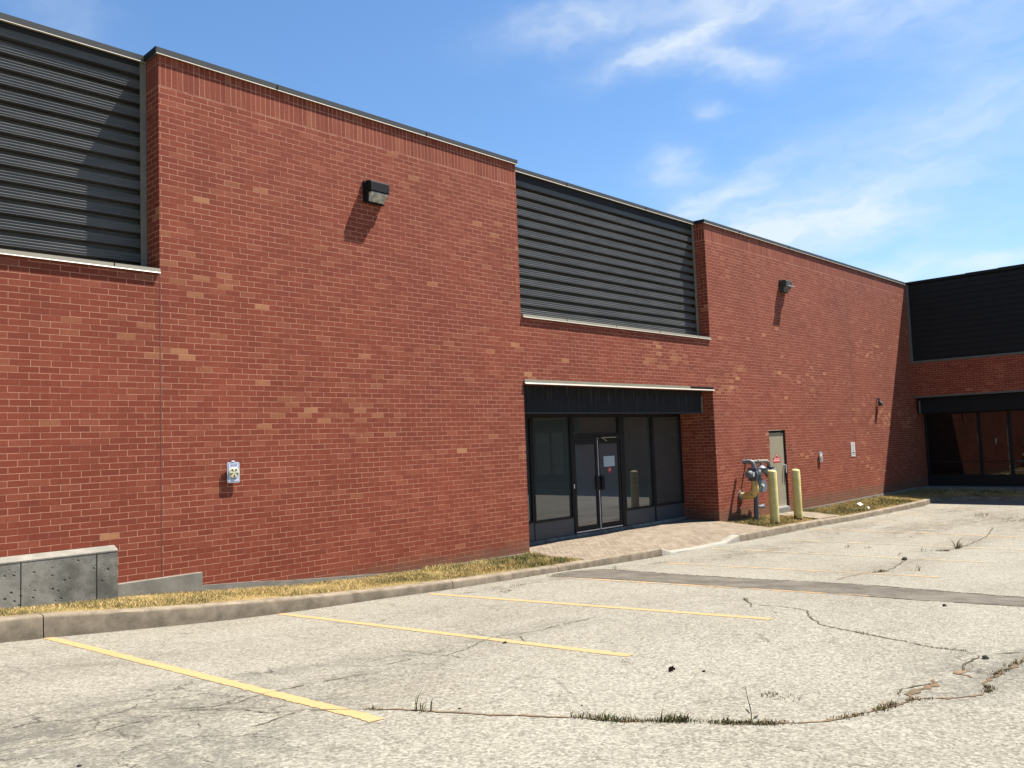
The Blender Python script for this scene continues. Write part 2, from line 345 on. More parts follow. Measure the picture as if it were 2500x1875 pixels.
def asphalt_color(t):
    P = t.geo()
    x, y, z = t.xyz(P)
    cell = t.vor(P, 95, 'Color'); cr, cg, cb = t.xyz(cell)
    cell2 = t.vor(P, 44, 'Color'); c2, c3, _ = t.xyz(cell2)
    c = t.ramp(cr, [(0., (.12, .106, .080)), (.16, (.25, .228, .182)), (.45, (.385, .358, .295)), (.8, (.50, .468, .397)), (1., (.70, .665, .58))])
    c = t.mix(.42, c, t.ramp(c2, [(0., (.24, .22, .18)), (.5, (.42, .39, .335)), (1., (.54, .51, .45))]))
    mid = t.noise(P, 7, 5, .7)
    c = t.mix(1., c, t.ramp(mid, [(.3, (.86, .85, .83)), (.65, (1.08, 1.08, 1.08))]), 'MULTIPLY')
    big = t.noise(t.vs(P, (.5, 1., 1.)), .75, 5, .62)
    c = t.mix(1., c, t.ramp(big, [(.33, (.76, .74, .70)), (.55, (1.03, 1.03, 1.02)), (.75, (1.10, 1.10, 1.10))]), 'MULTIPLY')
    g1 = t.vor(P, 52, 'Color'); ga, gb, _ = t.xyz(g1)
    c = t.mix(.5, c, t.ramp(t.m('ADD', t.m('MULTIPLY', ga, .55), t.m('MULTIPLY', t.noise(P, 90, 3, .8), .45)), [(.24, (.17, .15, .12)), (.42, (.35, .32, .265)), (.6, (.49, .455, .385)), (.78, (.70, .66, .575))]))
    # worn, ravelled areas: darker pits between the stones
    st = t.m('MULTIPLY', STAINMASK(t, t.geo()), t.sm(t.noise(P, 3.2, 5, .75), .40, .58))
    pit = t.m('MULTIPLY', st, t.sm(cb, .15, .62))
    c = t.mix(t.m('MULTIPLY', pit, .8), c, (.13, .118, .098))
    c = t.mix(t.m('MULTIPLY', st, .6), c, t.mix(t.sm(x, 8., 14.), (.19, .18, .16), (.25, .195, .14)))
    wv_ = t.n.new('ShaderNodeVectorMath'); wv_.operation = 'ADD'; t.put(wv_.inputs[0], P); t.put(wv_.inputs[1], t.vs(t.noise(P, 2.6, 5, .72, out=1), (.42, .42, 0.)))
    ed = t.vor(wv_.outputs[0], 1.55, 'Distance', 'DISTANCE_TO_EDGE')
    ln = t.m('SUBTRACT', 1., t.sm(ed, .003, .017)); gate = t.sm(t.noise(P, .62, 4, .7), .47, .60)
    gate = t.m('MAXIMUM', t.m('MULTIPLY', gate, .62), t.sm(STAINMASK(t, t.geo()), .12, .5))
    c = t.mix(t.m('MULTIPLY', t.m('MULTIPLY', ln, gate), .8), c, (.085, .075, .06))
    # scattered small dark specks
    sp = t.vor(P, 5.5, 'Distance'); k = t.white(t.vor(P, 5.5, 'Position'))
    c = t.mix(t.m('MULTIPLY', t.m('MULTIPLY', t.m('SUBTRACT', 1., t.sm(sp, .03, .07)), t.m('GREATER_THAN', k, .7)), .75), c, (.06, .045, .03))
    # sand washed along the kerb
    c = t.mix(1., c, (1.0, 1.0, .97), 'MULTIPLY')
    return c, t.m('ADD', t.m('MULTIPLY', cr, .6), t.m('MULTIPLY', c2, .8)), P
def asphalt_build(t):
    c, h, P = asphalt_color(t)
    return {'Base Color': c, 'Normal': t.bump(h, .004, .55), 'Roughness': .93}
ASPH = mat('weathered_asphalt', spec=.15, build=asphalt_build, sc=GS)
def patch_build(t):
    P = t.geo(); cr, cg, cb = t.xyz(t.vor(P, 110, 'Color')); n = t.noise(P, 2.2, 5, .65)
    c = t.mix(t.sm(n, .3, .7), (.155, .135, .108), (.26, .23, .185)); c = t.mix(1., c, t.ramp(cr, [(0., (.65,)*3), (1., (1.3,)*3)]), 'MULTIPLY')
    return {'Base Color': c, 'Normal': t.bump(cr, .003, .5)}
PATCHM = mat('dark_asphalt_patch', rough=.92, spec=.15, build=patch_build, sc=GS)
def paint(name, colr, wear):
    def bl(t):
        c, h, P = asphalt_color(t)
        n = t.m('ADD', t.m('MULTIPLY', t.noise(P, 26, 4, .75), .55), t.m('MULTIPLY', t.noise(P, 2.2, 3, .6), .45))
        k = t.sm(n, wear-.06, wear+.05)
        cc = t.mix(t.noise(P, 5, 3, .6), tuple(v*.9 for v in colr), tuple(v*1.06 for v in colr))
        return {'Base Color': t.mix(k, c, cc), 'Normal': t.bump(h, .003, .4)}
    return mat(name, rough=.8, spec=.25, build=bl, sc=GS)
YEL = paint('yellow_line_paint', (.78, .485, .22), .37)
YELW = paint('worn_yellow_line_paint', (.74, .46, .21), .49)
YELF = paint('faded_yellow_line_paint', (.68, .53, .29), .50)
CRK = mat('crack_dirt', rough=1., spec=0., build=lambda t: t.mix(t.noise(t.geo(), 14, 3, .6), (.055, .045, .034), (.15, .125, .09)), sc=.7)
CRKB = mat('crack_moss', rough=1., spec=0., build=lambda t: t.ramp(t.noise(t.geo(), 4.5, 4, .6), [(.3, (.075, .065, .04)), (.45, (.14, .105, .07)), (.55, (.17, .11, .07)), (.66, (.23, .18, .12)), (.75, (.13, .12, .06))]), sc=.8)

def soil(t):
    P = t.geo(); n = t.noise(P, 1.3, 4, .6)
    return t.mix(1., t.ramp(n, [(.3, (.20, .19, .07)), (.45, (.45, .33, .14)), (.7, (.55, .39, .17))]), t.ramp(t.noise(P, 30, 3, .7), [(.3, (.6,)*3), (.7, (1.15,)*3)]), 'MULTIPLY')
SOIL = mat('dry_turf_soil', rough=1., spec=0., build=soil, sc=.52)
def grass(t):
    P = t.geo(); x, y, z = t.xyz(P)
    n = t.noise(P, 1.1, 5, .7); r = t.n.new('ShaderNodeNewGeometry').outputs['Random Per Island']
    right = t.sm(x, 9.5, 11.5); right2 = t.sm(x, 25, 27.)
    g = t.m('ADD', t.m('ADD', n, t.m('MULTIPLY', t.m('SUBTRACT', r, .5), .34)), t.m('MULTIPLY', t.m('MAXIMUM', right, right2), -.09))
    return t.ramp(g, [(.26, (.10, .14, .045)), (.37, (.26, .25, .10)), (.45, (.66, .50, .21)), (.6, (.95, .70, .30)), (.8, (1., .80, .42))])
GRASSM = mat('dry_grass', rough=.9, spec=.1, build=grass, sc=.60)
WEEDM = mat('weed_leaf', rough=.8, spec=.2, build=lambda t: t.ramp(t.n.new('ShaderNodeNewGeometry').outputs['Random Per Island'], [(0., (.05, .065, .02)), (.5, (.10, .11, .035)), (.8, (.17, .13, .055)), (1., (.22, .10, .06))]), sc=.95)
STRAWM = mat('dry_weed', rough=.9, spec=.1, build=lambda t: t.ramp(t.n.new('ShaderNodeNewGeometry').outputs['Random Per Island'], [(0., (.10, .08, .04)), (.5, (.22, .16, .07)), (1., (.32, .25, .12))]), sc=.85)
DWEED = mat('dark_weed', (.035, .035, .018), .8, sc=GS)

def paver(t):
    P = t.geo(); x, y, z = t.xyz(P)
    wob = t.noise(P, 1.5, 3, .6, out=1); wx, wy, _ = t.xyz(wob)
    a = t.m('ADD', t.m('ADD', x, y), t.m('MULTIPLY', t.m('SUBTRACT', wx, .5), .1)); b = t.m('ADD', t.m('SUBTRACT', x, y), t.m('MULTIPLY', t.m('SUBTRACT', wy, .5), .1))
    a = t.m('MULTIPLY', a, .7071); b = t.m('MULTIPLY', b, .7071)
    rb = t.m('DIVIDE', b, .105); row = t.m('FLOOR', rb); ra = t.m('ADD', t.m('DIVIDE', a, .21), t.m('MULTIPLY', t.m('MODULO', t.m('ADD', row, 1000.), 2.), .5)); cl = t.m('FLOOR', ra)
    db = t.m('MULTIPLY', t.m('FRACT', rb), .105); da = t.m('MULTIPLY', t.m('FRACT', ra), .21)
    j = t.m('MAXIMUM', t.m('LESS_THAN', db, .013), t.m('LESS_THAN', da, .013))
    vis = t.sm(t.noise(P, 1.9, 5, .75), .42, .60)
    r = t.white(t.vec(cl, row, 0.))
    c = t.mix(r, (.33, .265, .195), (.43, .35, .265)); c = t.mix(1., c, t.ramp(t.noise(P, 2.2, 4, .65), [(.3, (.88, .86, .83)), (.7, (1.1,)*3)]), 'MULTIPLY')
    c = t.mix(1., c, t.ramp(t.noise(P, 50, 3, .7), [(.3, (.88,)*3), (.7, (1.08,)*3)]), 'MULTIPLY')
    c = t.mix(t.m('MULTIPLY', t.m('MULTIPLY', j, vis), .62), c, (.09, .055, .035))
    return {'Base Color': c, 'Normal': t.bump(t.m('MULTIPLY', j, t.m('MULTIPLY', vis, -1.)), .006, .6)}
PAVER = mat('pavers', rough=.9, spec=.15, build=paver, sc=GS)

def louver(t):
    P = t.geo(); n = t.noise(t.vs(P, (.5, .5, 3.)), 2.2, 5, .6); f = t.noise(t.vs(P, (2., 2., 40.)), 3., 3, .6)
    c = t.mix(t.sm(n, .3, .7), (.050, .050, .049), (.080, .078, .074)); c = t.mix(1., c, t.ramp(f, [(.3, (.85,)*3), (.7, (1.15,)*3)]), 'MULTIPLY')
    # bird streaks
    d = t.vor(t.vs(P, (1., 1., .33)), 1.25, 'Distance'); k = t.white(t.vor(t.vs(P, (1., 1., .33)), 1.25, 'Position'))
    c = t.mix(t.m('MULTIPLY', t.m('MULTIPLY', t.m('SUBTRACT', 1., t.sm(d, .010, .022)), t.m('GREATER_THAN', k, .72)), .6), c, (.4, .4, .38))
    return {'Base Color': c, 'Roughness': .55}
LOUV = mat('charcoal_siding', spec=.35, build=louver)
LOUVD = mat('shade_toned_siding', rough=.75, spec=.12, build=lambda t: t.mix(t.noise(t.geo(), 3, 4, .6), (.020, .020, .022), (.030, .030, .031)), sc=WS)  # same siding as the other bays, darkened to hold the end wing's shade
COPE = mat('coping_metal', rough=.55, spec=.4, build=lambda t: t.mix(t.noise(t.geo(), 2.5, 4, .6), (.085, .082, .078), (.13, .125, .118)), sc=WS)
COPED = mat('dark_shaded_coping_metal', (.018, .018, .020), .7, spec=.12, sc=WS)  # darker copy of the coping metal with shade in its colour; also seams
BEIGE = mat('beige_flashing', rough=.5, spec=.4, build=lambda t: t.mix(t.noise(t.vs(t.geo(), (1., 1., 6.)), 3, 4, .6), (.26, .23, .165), (.38, .345, .26)), sc=WS)
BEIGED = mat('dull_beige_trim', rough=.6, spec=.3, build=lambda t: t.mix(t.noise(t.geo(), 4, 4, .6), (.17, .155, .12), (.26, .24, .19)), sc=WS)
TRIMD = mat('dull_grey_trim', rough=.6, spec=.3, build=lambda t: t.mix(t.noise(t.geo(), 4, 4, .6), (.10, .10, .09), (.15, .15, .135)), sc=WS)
LIP = mat('pale_flashing_lip', (.38, .34, .27), .45, sc=WS)  # pale beige edge strip on copings, sills and lintel
def fascia(t):
    P = t.geo(); x, y, z = t.xyz(P)
    st = t.noise(t.vec(t.m('MULTIPLY', t.m('ADD', x, y), 11.), 0., t.m('MULTIPLY', z, .9)), 1., 4, .75)
    top = t.sm(z, .75, 1.12)
    return t.mix(t.m('MULTIPLY', t.sm(st, .5, .78), t.m('ADD', .15, t.m('MULTIPLY', top, .75))), (.020, .020, .022), (.15, .145, .125))
FASC = mat('streaked_black_fascia', rough=.75, spec=.12, build=fascia, sc=WS)
FRAME = mat('bronze_frame', (.012, .011, .011), .5, spec=.2)
PANELM = mat('bronze_panel', rough=.4, spec=.4, build=lambda t: t.mix(t.noise(t.geo(), 3, 3, .5), (.055, .060, .070), (.075, .080, .090)), sc=WS)
ALU = mat('aluminium_strip', (.62, .63, .66), .35, .6)
def glassm(name, base, ior, tint=(1., 1., 1.)):
    m = bpy.data.materials.new(name); m.use_nodes = True; t = NT(m.node_tree); n = m.node_tree.nodes; n.remove(n['Principled BSDF'])
    d = t.n.new('ShaderNodeBsdfDiffuse'); d.inputs[0].default_value = (*base, 1)
    g = t.n.new('ShaderNodeBsdfGlossy'); g.inputs['Roughness'].default_value = .015; g.inputs[0].default_value = (*tint, 1)
    f = t.n.new('ShaderNodeFresnel'); f.inputs[0].default_value = ior
    x = t.n.new('ShaderNodeMixShader'); t.l.new(f.outputs[0], x.inputs[0]); t.l.new(d.outputs[0], x.inputs[1]); t.l.new(g.outputs[0], x.inputs[2])
    t.l.new(x.outputs[0], n['Material Output'].inputs[0]); return m
GLASS = glassm('tinted_glass', (.036, .044, .042), 1.95)
GLASSD = glassm('door_glass', (.06, .068, .075), 2.1)
GLASSR = glassm('dark_glass', (.003, .003, .003), 1.65)
MDOOR = mat('tan_steel_door', rough=.5, spec=.3, build=lambda t: t.mix(t.noise(t.geo(), 2.5, 4, .6), (.30, .255, .175), (.38, .33, .235)), sc=WS)
BOLL = mat('yellow_bollard_paint', rough=.55, spec=.35, build=lambda t: t.mix(t.sm(t.noise(t.geo(), 5, 5, .65), .35, .7), (.60, .49, .16), (.74, .64, .28)), sc=WS)
RUST = mat('rust', (.06, .035, .02), .9)
GASG = mat('grey_gas_pipe', rough=.5, spec=.4, build=lambda t: t.mix(t.noise(t.geo(), 14, 4, .6), (.10, .115, .13), (.22, .235, .245)), sc=WS)
GASL = mat('weathered_pipe', rough=.7, spec=.3, build=lambda t: t.mix(t.noise(t.geo(), 12, 4, .6), (.14, .12, .09), (.33, .30, .24)), sc=WS)
GASD = mat('dark_meter_metal', (.05, .058, .07), .4)
GASY = mat('yellow_gas_pipe', rough=.55, spec=.4, build=lambda t: t.mix(t.sm(t.noise(t.geo(), 9, 4, .6), .58, .66), (.66, .47, .16), (.28, .14, .05)), sc=WS)
LGREY = mat('light_grey_metal', (.50, .52, .54), .4, sc=WS)
WHITE = mat('white_metal', (.72, .72, .72), .45, sc=WS)
BLUEW = mat('pale_blue_enamel', (.58, .62, .72), .4, sc=WS)
NAVY = mat('navy_print', (.10, .13, .25), .6)
CREAM = mat('cream_enamel', (.66, .63, .42), .4, sc=WS)
OLIVE = mat('olive_slot', (.06, .065, .03), .7)
BLACKM = mat('black_housing', (.008, .008, .009), .7, spec=.15)
GREYH = mat('grey_housing', (.045, .044, .042), .7, spec=.2)
LENS = mat('lamp_lens', rough=.25, spec=.5, build=lambda t: t.mix(t.sm(t.noise(t.geo(), 11, 3, .5), .35, .65), (.30, .33, .32), (.62, .56, .44)), sc=WS)
LENSG = mat('grey_lamp_lens', rough=.3, spec=.5, build=lambda t: t.mix(t.noise(t.geo(), 9, 3, .5), (.14, .14, .13), (.22, .22, .20)), sc=WS)
REDM = mat('red_sticker', (.50, .03, .035), .5, sc=WS)
SIGNW = mat('sign_white', (.70, .66, .64), .5, sc=WS); SIGNG = mat('sign_dark_print', (.09, .09, .10), .6); SIGNL = mat('sign_pale_print', (.36, .36, .40), .6)
PAPER = mat('white_paper', (.42, .50, .54), .8, sc=WS)
SEAL = mat('joint_sealant', (.16, .05, .032), .8, sc=WS)
CONEM = mat('cone_scales', rough=.9, build=lambda t: t.ramp(t.n.new('ShaderNodeNewGeometry').outputs['Random Per Island'], [(0., (.04, .018, .012)), (1., (.14, .06, .035))]), sc=GS)
CLOD = mat('dark_clod', (.03, .028, .015), 1., sc=GS)
ROOFM = mat('roof_gravel', (.25, .24, .22), .95, sc=GS)

# ------------------------------------------------------------------ parking lot
def grid(name, xs, ys, zf, m):
    XX, YY = np.meshgrid(xs, ys); ZZ = zf(XX, YY); nx, ny = len(xs), len(ys)
    v = np.stack([XX.ravel(), YY.ravel(), ZZ.ravel()], 1)
    f = [(j*nx+i, j*nx+i+1, (j+1)*nx+i+1, (j+1)*nx+i) for j in range(ny-1) for i in range(nx-1)]
    me = bpy.data.meshes.new(name); me.from_pydata(v.tolist(), [], f); me.update(); o = bpy.data.objects.new(name, me); col.objects.link(o); me.materials.append(m)
    me.shade_smooth(); return o
xs = _gx; ys = np.concatenate([_gy, [5, 20, 60, 200, 600]])
def gz(x, y):
    z = G(x, np.minimum(y, 0)); return z-.25*np.clip((y+1.2)/.6, 0, 1)*((x > -14) & (x < 36))
struct(grid('parking_lot', xs, ys, gz, ASPH), 'sunlit pale weathered asphalt parking lot')

def strip(mb, pts, wid, off, jag=.35, step=.05, taper=True):
    P = [Vector((x, y, 0)) for x, y in pts]; S = []
    for a, b in zip(P[:-1], P[1:]):
        n = max(1, int((b-a).length/step)); S += [a.lerp(b, k/n) for k in range(n)]
    S.append(P[-1]); n = len(S); L = []; Rr = []
    if jag > .2:
        o1 = o2 = 0.
        for k in range(1, n-1):
            d = (S[min(k+1, n-1)]-S[k-1]).normalized(); q = Vector((-d.y, d.x, 0))
            o1 = o1*.86+random.uniform(-1, 1)*.013; S[k] = S[k]+q*o1
    for k, p in enumerate(S):
        d = (S[min(k+1, n-1)]-S[max(k-1, 0)]).normalized(); q = Vector((-d.y, d.x, 0))
        t_ = min(1, (k+.3)/4, (n-1-k+.3)/4) if taper else 1
        ww = wid*.5*t_*(1+jag*random.uniform(-1, 1)); c = p+q*wid*jag*.5*random.uniform(-1, 1)
        for lst, sgn in ((L, 1), (Rr, -1)):
            e = c+q*ww*sgn; lst.append((e.x, e.y, GM(e.x, e.y)+off))
    i = len(mb.v); mb.v += L+Rr
    off_ = 0
    for k in range(n-1):
        if jag > .2 and wid < .016:
            off_ = max(0, off_-1)
            if not off_ and random.random() < .03: off_ = random.randint(1, 5)
            if off_: continue
        mb.f.append((i+k, i+k+1, i+n+k+1, i+n+k))
# painted stall lines: (x at kerb, y0, x at end, y1, width, paint)
LINES = [(3.128,-1.24,3.128,-7.16,.12,YEL),(5.943,-1.26,5.967,-6.96,.12,YEL),(8.335,-1.52,8.341,-7.06,.115,YEL),(10.70,-2.06,10.63,-7.19,.11,YELW),(13.296,-2.45,13.268,-7.22,.09,YELW),
         (16.01,-1.80,15.93,-7.2,.10,YELF),(18.27,-2.6,18.36,-7.16,.10,YELF),(21.03,-1.83,21.0,-6.8,.11,YELW),(23.78,-2.0,23.70,-4.2,.10,YELF),(26.4,-2.0,26.05,-3.3,.11,YELW),(29.82,-1.95,29.37,-3.18,.10,YELW),
         (.4,-1.3,.4,-7.1,.12,YEL),(-2.3,-1.3,-2.3,-7.1,.12,YEL),(23.6,-5.2,23.5,-7.1,.10,YELF),(26.2,-5.6,26.1,-7.1,.10,YELF)]
for x0, y0, x1, y1, wd, m in LINES:
    mb = MB(); strip(mb, [(x0, y0), (x1, y1)], wd, .0035, jag=.11, step=.035, taper=False)
    o = mb.build('parking_line', m); struct(o, 'painted yellow stall line on the asphalt')
mb = MB(); S = []
def rs(pts, ys_): 
    a = sorted([(-y, x) for x, y in pts]); return [float(np.interp(-y, [q[0] for q in a], [q[1] for q in a])) for y in ys_]
yy = np.arange(-1.62, -30, -.25); A = rs(PATCH_TOP, yy); B = rs([(x, y) for x, y in PATCH_BOT], yy)
A = [a+random.uniform(-.02, .02) for a in A]; B = [b+random.uniform(-.015, .015) for b in B]; B[0] = 11.0
i = 0
for y, a, b in zip(yy, A, B): mb.v += [(a, y, GM(a, y)+.0022), ((a+b)/2, y, GM((a+b)/2, y)+.0022), (b, y, GM(b, y)+.0022)]
for k in range(len(yy)-1): mb.f += [(3*k, 3*k+3, 3*k+4, 3*k+1), (3*k+1, 3*k+4, 3*k+5, 3*k+2)]
struct(mb.build('asphalt_patch', PATCHM), 'darker strip of newer asphalt crossing the lot')
mb = MB(); strip(mb, [(a, y) for a, y in zip(A, yy)][1:40], .035, .0048, jag=.9); strip(mb, [(b, y) for b, y in zip(B, yy)][1:40], .03, .0048, jag=.9)
struct(mb.build('patch_seam', CRK), 'crumbled seam along the asphalt patch')
for w_, name, m in ((0, 'pavement_crack', CRK), (1, 'mossy_pavement_crack', CRKB)):
    mb = MB()
    for wd, pts in CRACKS:
        if (wd >= .03) == bool(w_): strip(mb, pts, wd*(.62 if w_ else .8), .0045 if w_ else .005, jag=.6, step=.04)
    if w_: strip(mb, [(6.02,-9.27),(6.25,-9.2),(6.5,-9.24),(6.7,-9.2)], .05, .0045, jag=.8); strip(mb, [(6.9,-9.37),(7.0,-9.3),(7.15,-9.3)], .09, .0042, jag=.8)
    struct(mb.build(name, m), 'crack in the asphalt')

# ------------------------------------------------------------------ kerb
def kerb_pts(x0, x1, step=.12):
    xs_ = list(np.arange(x0, x1, step))+[x1]; return [(x, curb_y(x), curb_h(x)) for x in xs_]
def kerb_mesh(mb, pts, normals=None, wob=.004):
    rows = []; n = len(pts)
    for k, (x, y, h) in enumerate(pts):
        a = pts[max(k-1, 0)]; b = pts[min(k+1, n-1)]; d = Vector((b[0]-a[0], b[1]-a[1], 0)).normalized(); q = Vector((-d.y, d.x, 0))
        z = float(G(x, y)); pr = [(-.005, -.1), (0, 0), (.010, h-.032), (.016, h-.012), (.032, h), (.185, h+.006), (.20, h-.004), (.20, -.1)]
        rows.append([(x+q.x*(o_+random.uniform(-wob, wob)*(j in (3, 4))), y+q.y*(o_+random.uniform(-wob, wob)*(j in (3, 4))), z+hh) for j, (o_, hh) in enumerate(pr)])
    i = len(mb.v); m_ = len(rows[0])
    for r_ in rows: mb.v += r_
    for k in range(n-1):
        for j in range(m_-1): mb.f.append((i+k*m_+j, i+(k+1)*m_+j, i+(k+1)*m_+j+1, i+k*m_+j+1))
    mb.f.append(tuple(i+j for j in range(m_))); mb.f.append(tuple(i+(n-1)*m_+j for j in reversed(range(m_))))
mb = MB()
cuts = [-14, -8, -2.6, 3.16, 8.90, 11.33, 14.36]
for a, b in zip(cuts[:-1], cuts[1:]): kerb_mesh(mb, kerb_pts(a+.006, b-.006))
for a, b in zip([17.5, 20.1, 22.3, 24.1, 25.7, 27.8], [20.1, 22.3, 24.1, 25.7, 27.8, 29.9]): kerb_mesh(mb, kerb_pts(a+.005, b-.005))
end = [(30.0,-1.68,.15),(30.12,-1.69,.15)]; kerb_mesh(mb, [(29.9,-1.68,.15),(30.05,-1.68,.15),(30.7,-1.60,.15),(31.3,-1.6,.145),(31.85,-1.75,.14),(32.2,-2.2,.14),(32.35,-3.,.14),(32.42,-4.5,.14),(32.45,-8,.14),(32.45,-30,.14)])
struct(mb.build('curb', CURBM, smooth=True), 'concrete curb')
mb = MB(); kerb_mesh(mb, kerb_pts(14.37, 17.5), wob=.006)
struct(mb.build('dropped_curb', CURBW, smooth=True), 'pale dropped curb at the entrance')

# ------------------------------------------------------------------ verge between kerb and wall
def apron(name, x0, x1, m, step=.2, sink=.02, to_y=0.03, nt=8, base=None):
    mb = MB(); xs_ = list(np.arange(x0, x1, step))+[x1]
    for x in xs_:
        yk = curb_y(x)+.195; zk = float(G(x, curb_y(x)))+curb_h(x)-sink; zb = (base or BASE)(x)
        for k in range(nt+1):
            t_ = k/nt; y = yk+(to_y-yk)*t_; s_ = min(1., (y-yk)/(0-yk)); mb.v.append((x, y, zk+(zb-zk)*s_+.008*math.sin(x*3.1+y*5.)*(0 < k < nt)))
    for i in range(len(xs_)-1):
        for k in range(nt): a = i*(nt+1)+k; mb.f.append((a, a+nt+1, a+nt+2, a+1))
    return mb.build(name, m, smooth=True)
def vz(x, y, sink=.02):
    yk = curb_y(x)+.195; zk = float(G(x, curb_y(x)))+curb_h(x)-sink; return zk+(BASE(x)-zk)*min(1., max(0., (y-yk)/(0-yk)))+.008*math.sin(x*3.1+y*5.)
struct(apron('grass_verge', -14, 12.28, SOIL), 'dry soil under the grass strip')
struct(apron('grass_verge', 19.42, 29.95, SOIL, sink=.03), 'dry soil under the grass strip')
mb = MB().box(29.9, 36, -.9, .03, -2.9, -2.40)
mb.v = []; mb.f = []
for y0, y1, xl in [(0.03, -1.45, 29.9), (-1.45, -1.55, 30.1)]: pass
mb.quad((29.95, .03, -2.37), (29.95, -1.49, -2.455), (31.3, -1.42, -2.465), (36, .03, -2.36))
mb.quad((36, .03, -2.36), (31.3, -1.42, -2.465), (32.35, -2.2, -2.47), (36, -30, -2.42)); mb.quad((32.35, -2.2, -2.47), (32.62, -4.5, -2.475), (32.65, -30, -2.475), (36, -30, -2.42))
struct(mb.build('grass_verge', SOIL), 'shaded soil below the end wing')
mb = MB(); xs_ = list(np.arange(12.26, 19.45, .2))+[19.45]; nt = 9
ky = lambda x: curb_y(x)+.195
for x in xs_:
    zk = float(G(x, curb_y(x)))+curb_h(x)-.004
    rowy = [ky(x)+(0-ky(x))*k/6 for k in range(7)]+[.4, .8, 1.2]
    for k, y in enumerate(rowy):
        zb = -2.212-.002*(x-12.2); zi = -2.205
        z = zk+(zb-zk)*min(1, k/6) if y <= 0 else zb+(zi-zb)*min(1, y/1.05)
        z += .010*math.sin(x*2.7+1.)*math.sin(y*3.)*(0 < k); mb.v.append((x, y, z))
for i in range(len(xs_)-1):
    for k in range(9): a = i*10+k; mb.f.append((a, a+10, a+11, a+1))
struct(mb.build('entrance_path', PAVER, smooth=True), 'tan paver path to the entrance')
# concrete landing below the steel door
mb = MB()
for (x0, x1) in [(22.35, 23.75)]:
    for k in range(6):
        y0 = -.01-(1.38/6)*k; y1 = y0-1.38/6; mb.quad((x0, y0, vz(x0, y0)+.03), (x1, y0, vz(x1, y0)+.03), (x1, y1, vz(x1, y1)+.03), (x0, y1, vz(x0, y1)+.03))
struct(mb.build('door_landing', CURBM), 'concrete landing at the steel door')

def blades(name, regions, m, seed=1):
    rg = np.random.default_rng(seed); V = []; F = []; n0 = 0
    for (x0, x1, dens, h, yin) in regions:
        n = int((x1-x0)*dens)
        bx = rg.uniform(x0, x1, n); tt = rg.uniform(0, 1, n)
        yk = np.interp(bx, [c[0] for c in CURB], [c[1] for c in CURB])+.19
        by = yk+(yin-yk)*tt
        hk = np.interp(bx, [c[0] for c in CURB], [c[2] for c in CURB]); zk = G(bx, yk-.19)+hk-.02
        zb = np.array([BASE(x) for x in bx]); bz = zk+(zb-zk)*tt
        clump = .6+.8*((np.sin(bx*5.3+by*3)+np.sin(bx*2.1-by*7.1)+2)/4)
        hh = h*clump*rg.uniform(.45, 1.25, n)*np.clip((tt+.10)*3.2, .35, 1)
        a = rg.uniform(0, 2*np.pi, n); ln = rg.uniform(.2, 1.0, n)*hh; b = rg.uniform(0, 2*np.pi, n); wd = .0035+hh*.035
        p0 = np.stack([bx-np.cos(a)*wd, by-np.sin(a)*wd, bz-.01], 1); p1 = np.stack([bx+np.cos(a)*wd, by+np.sin(a)*wd, bz-.01], 1)
        p2 = np.stack([bx+np.cos(b)*ln, by+np.sin(b)*ln, bz+hh], 1)
        V.append(np.stack([p0, p1, p2], 1).reshape(-1, 3)); F.append((np.arange(n*3).reshape(-1, 3)+n0)); n0 += n*3
    V = np.concatenate(V); F = np.concatenate(F); me = bpy.data.meshes.new(name); me.from_pydata(V.tolist(), [], F.tolist()); me.update()
    o = bpy.data.objects.new(name, me); col.objects.link(o); me.materials.append(m); return o
tag(blades('grass', [(-3, 9.6, 6000, .031, -.03), (9.4, 12.2, 5200, .056, -.03)], GRASSM), 'yellow dry grass strip between the curb and the brick wall', None, kind='stuff')
def patchy(name, n, m, seed=5):
    rg = np.random.default_rng(seed); V = []; F = []; k = 0
    for _ in range(n):
        x = rg.uniform(29.9, 34.5); y = rg.uniform(-1.45, -.03) if x < 32.4 else rg.uniform(-7, -.03); z = -2.37-.09*min(1, -y/1.45)*(x < 31.5)-.03
        if x >= 31.5: z = -2.38-.09*min(1, max(0, (34.5-x)/2.1))-.005
        h = .05*rg.uniform(.4, 1.2); a = rg.uniform(0, 6.28); b = rg.uniform(0, 6.28); l = h*rg.uniform(.2, 1)
        V += [(x-math.cos(a)*.006, y-math.sin(a)*.006, z-.01), (x+math.cos(a)*.006, y+math.sin(a)*.006, z-.01), (x+math.cos(b)*l, y+math.sin(b)*l, z+h+.02)]; F.append((k, k+1, k+2)); k += 3
    me = bpy.data.meshes.new(name); me.from_pydata(V, [], F); o = bpy.data.objects.new(name, me); col.objects.link(o); me.materials.append(m); return o
tag(patchy('grass', 16000, GRASSM), 'shaded grass in the inner corner below the end wing', None, kind='stuff')
tag(blades('grass', [(19.6, 22.3, 4200, .055, -.03), (23.8, 29.9, 3300, .055, -.03)], GRASSM, 2), 'patchy grass strip past the entrance with the bollards', None, kind='stuff')
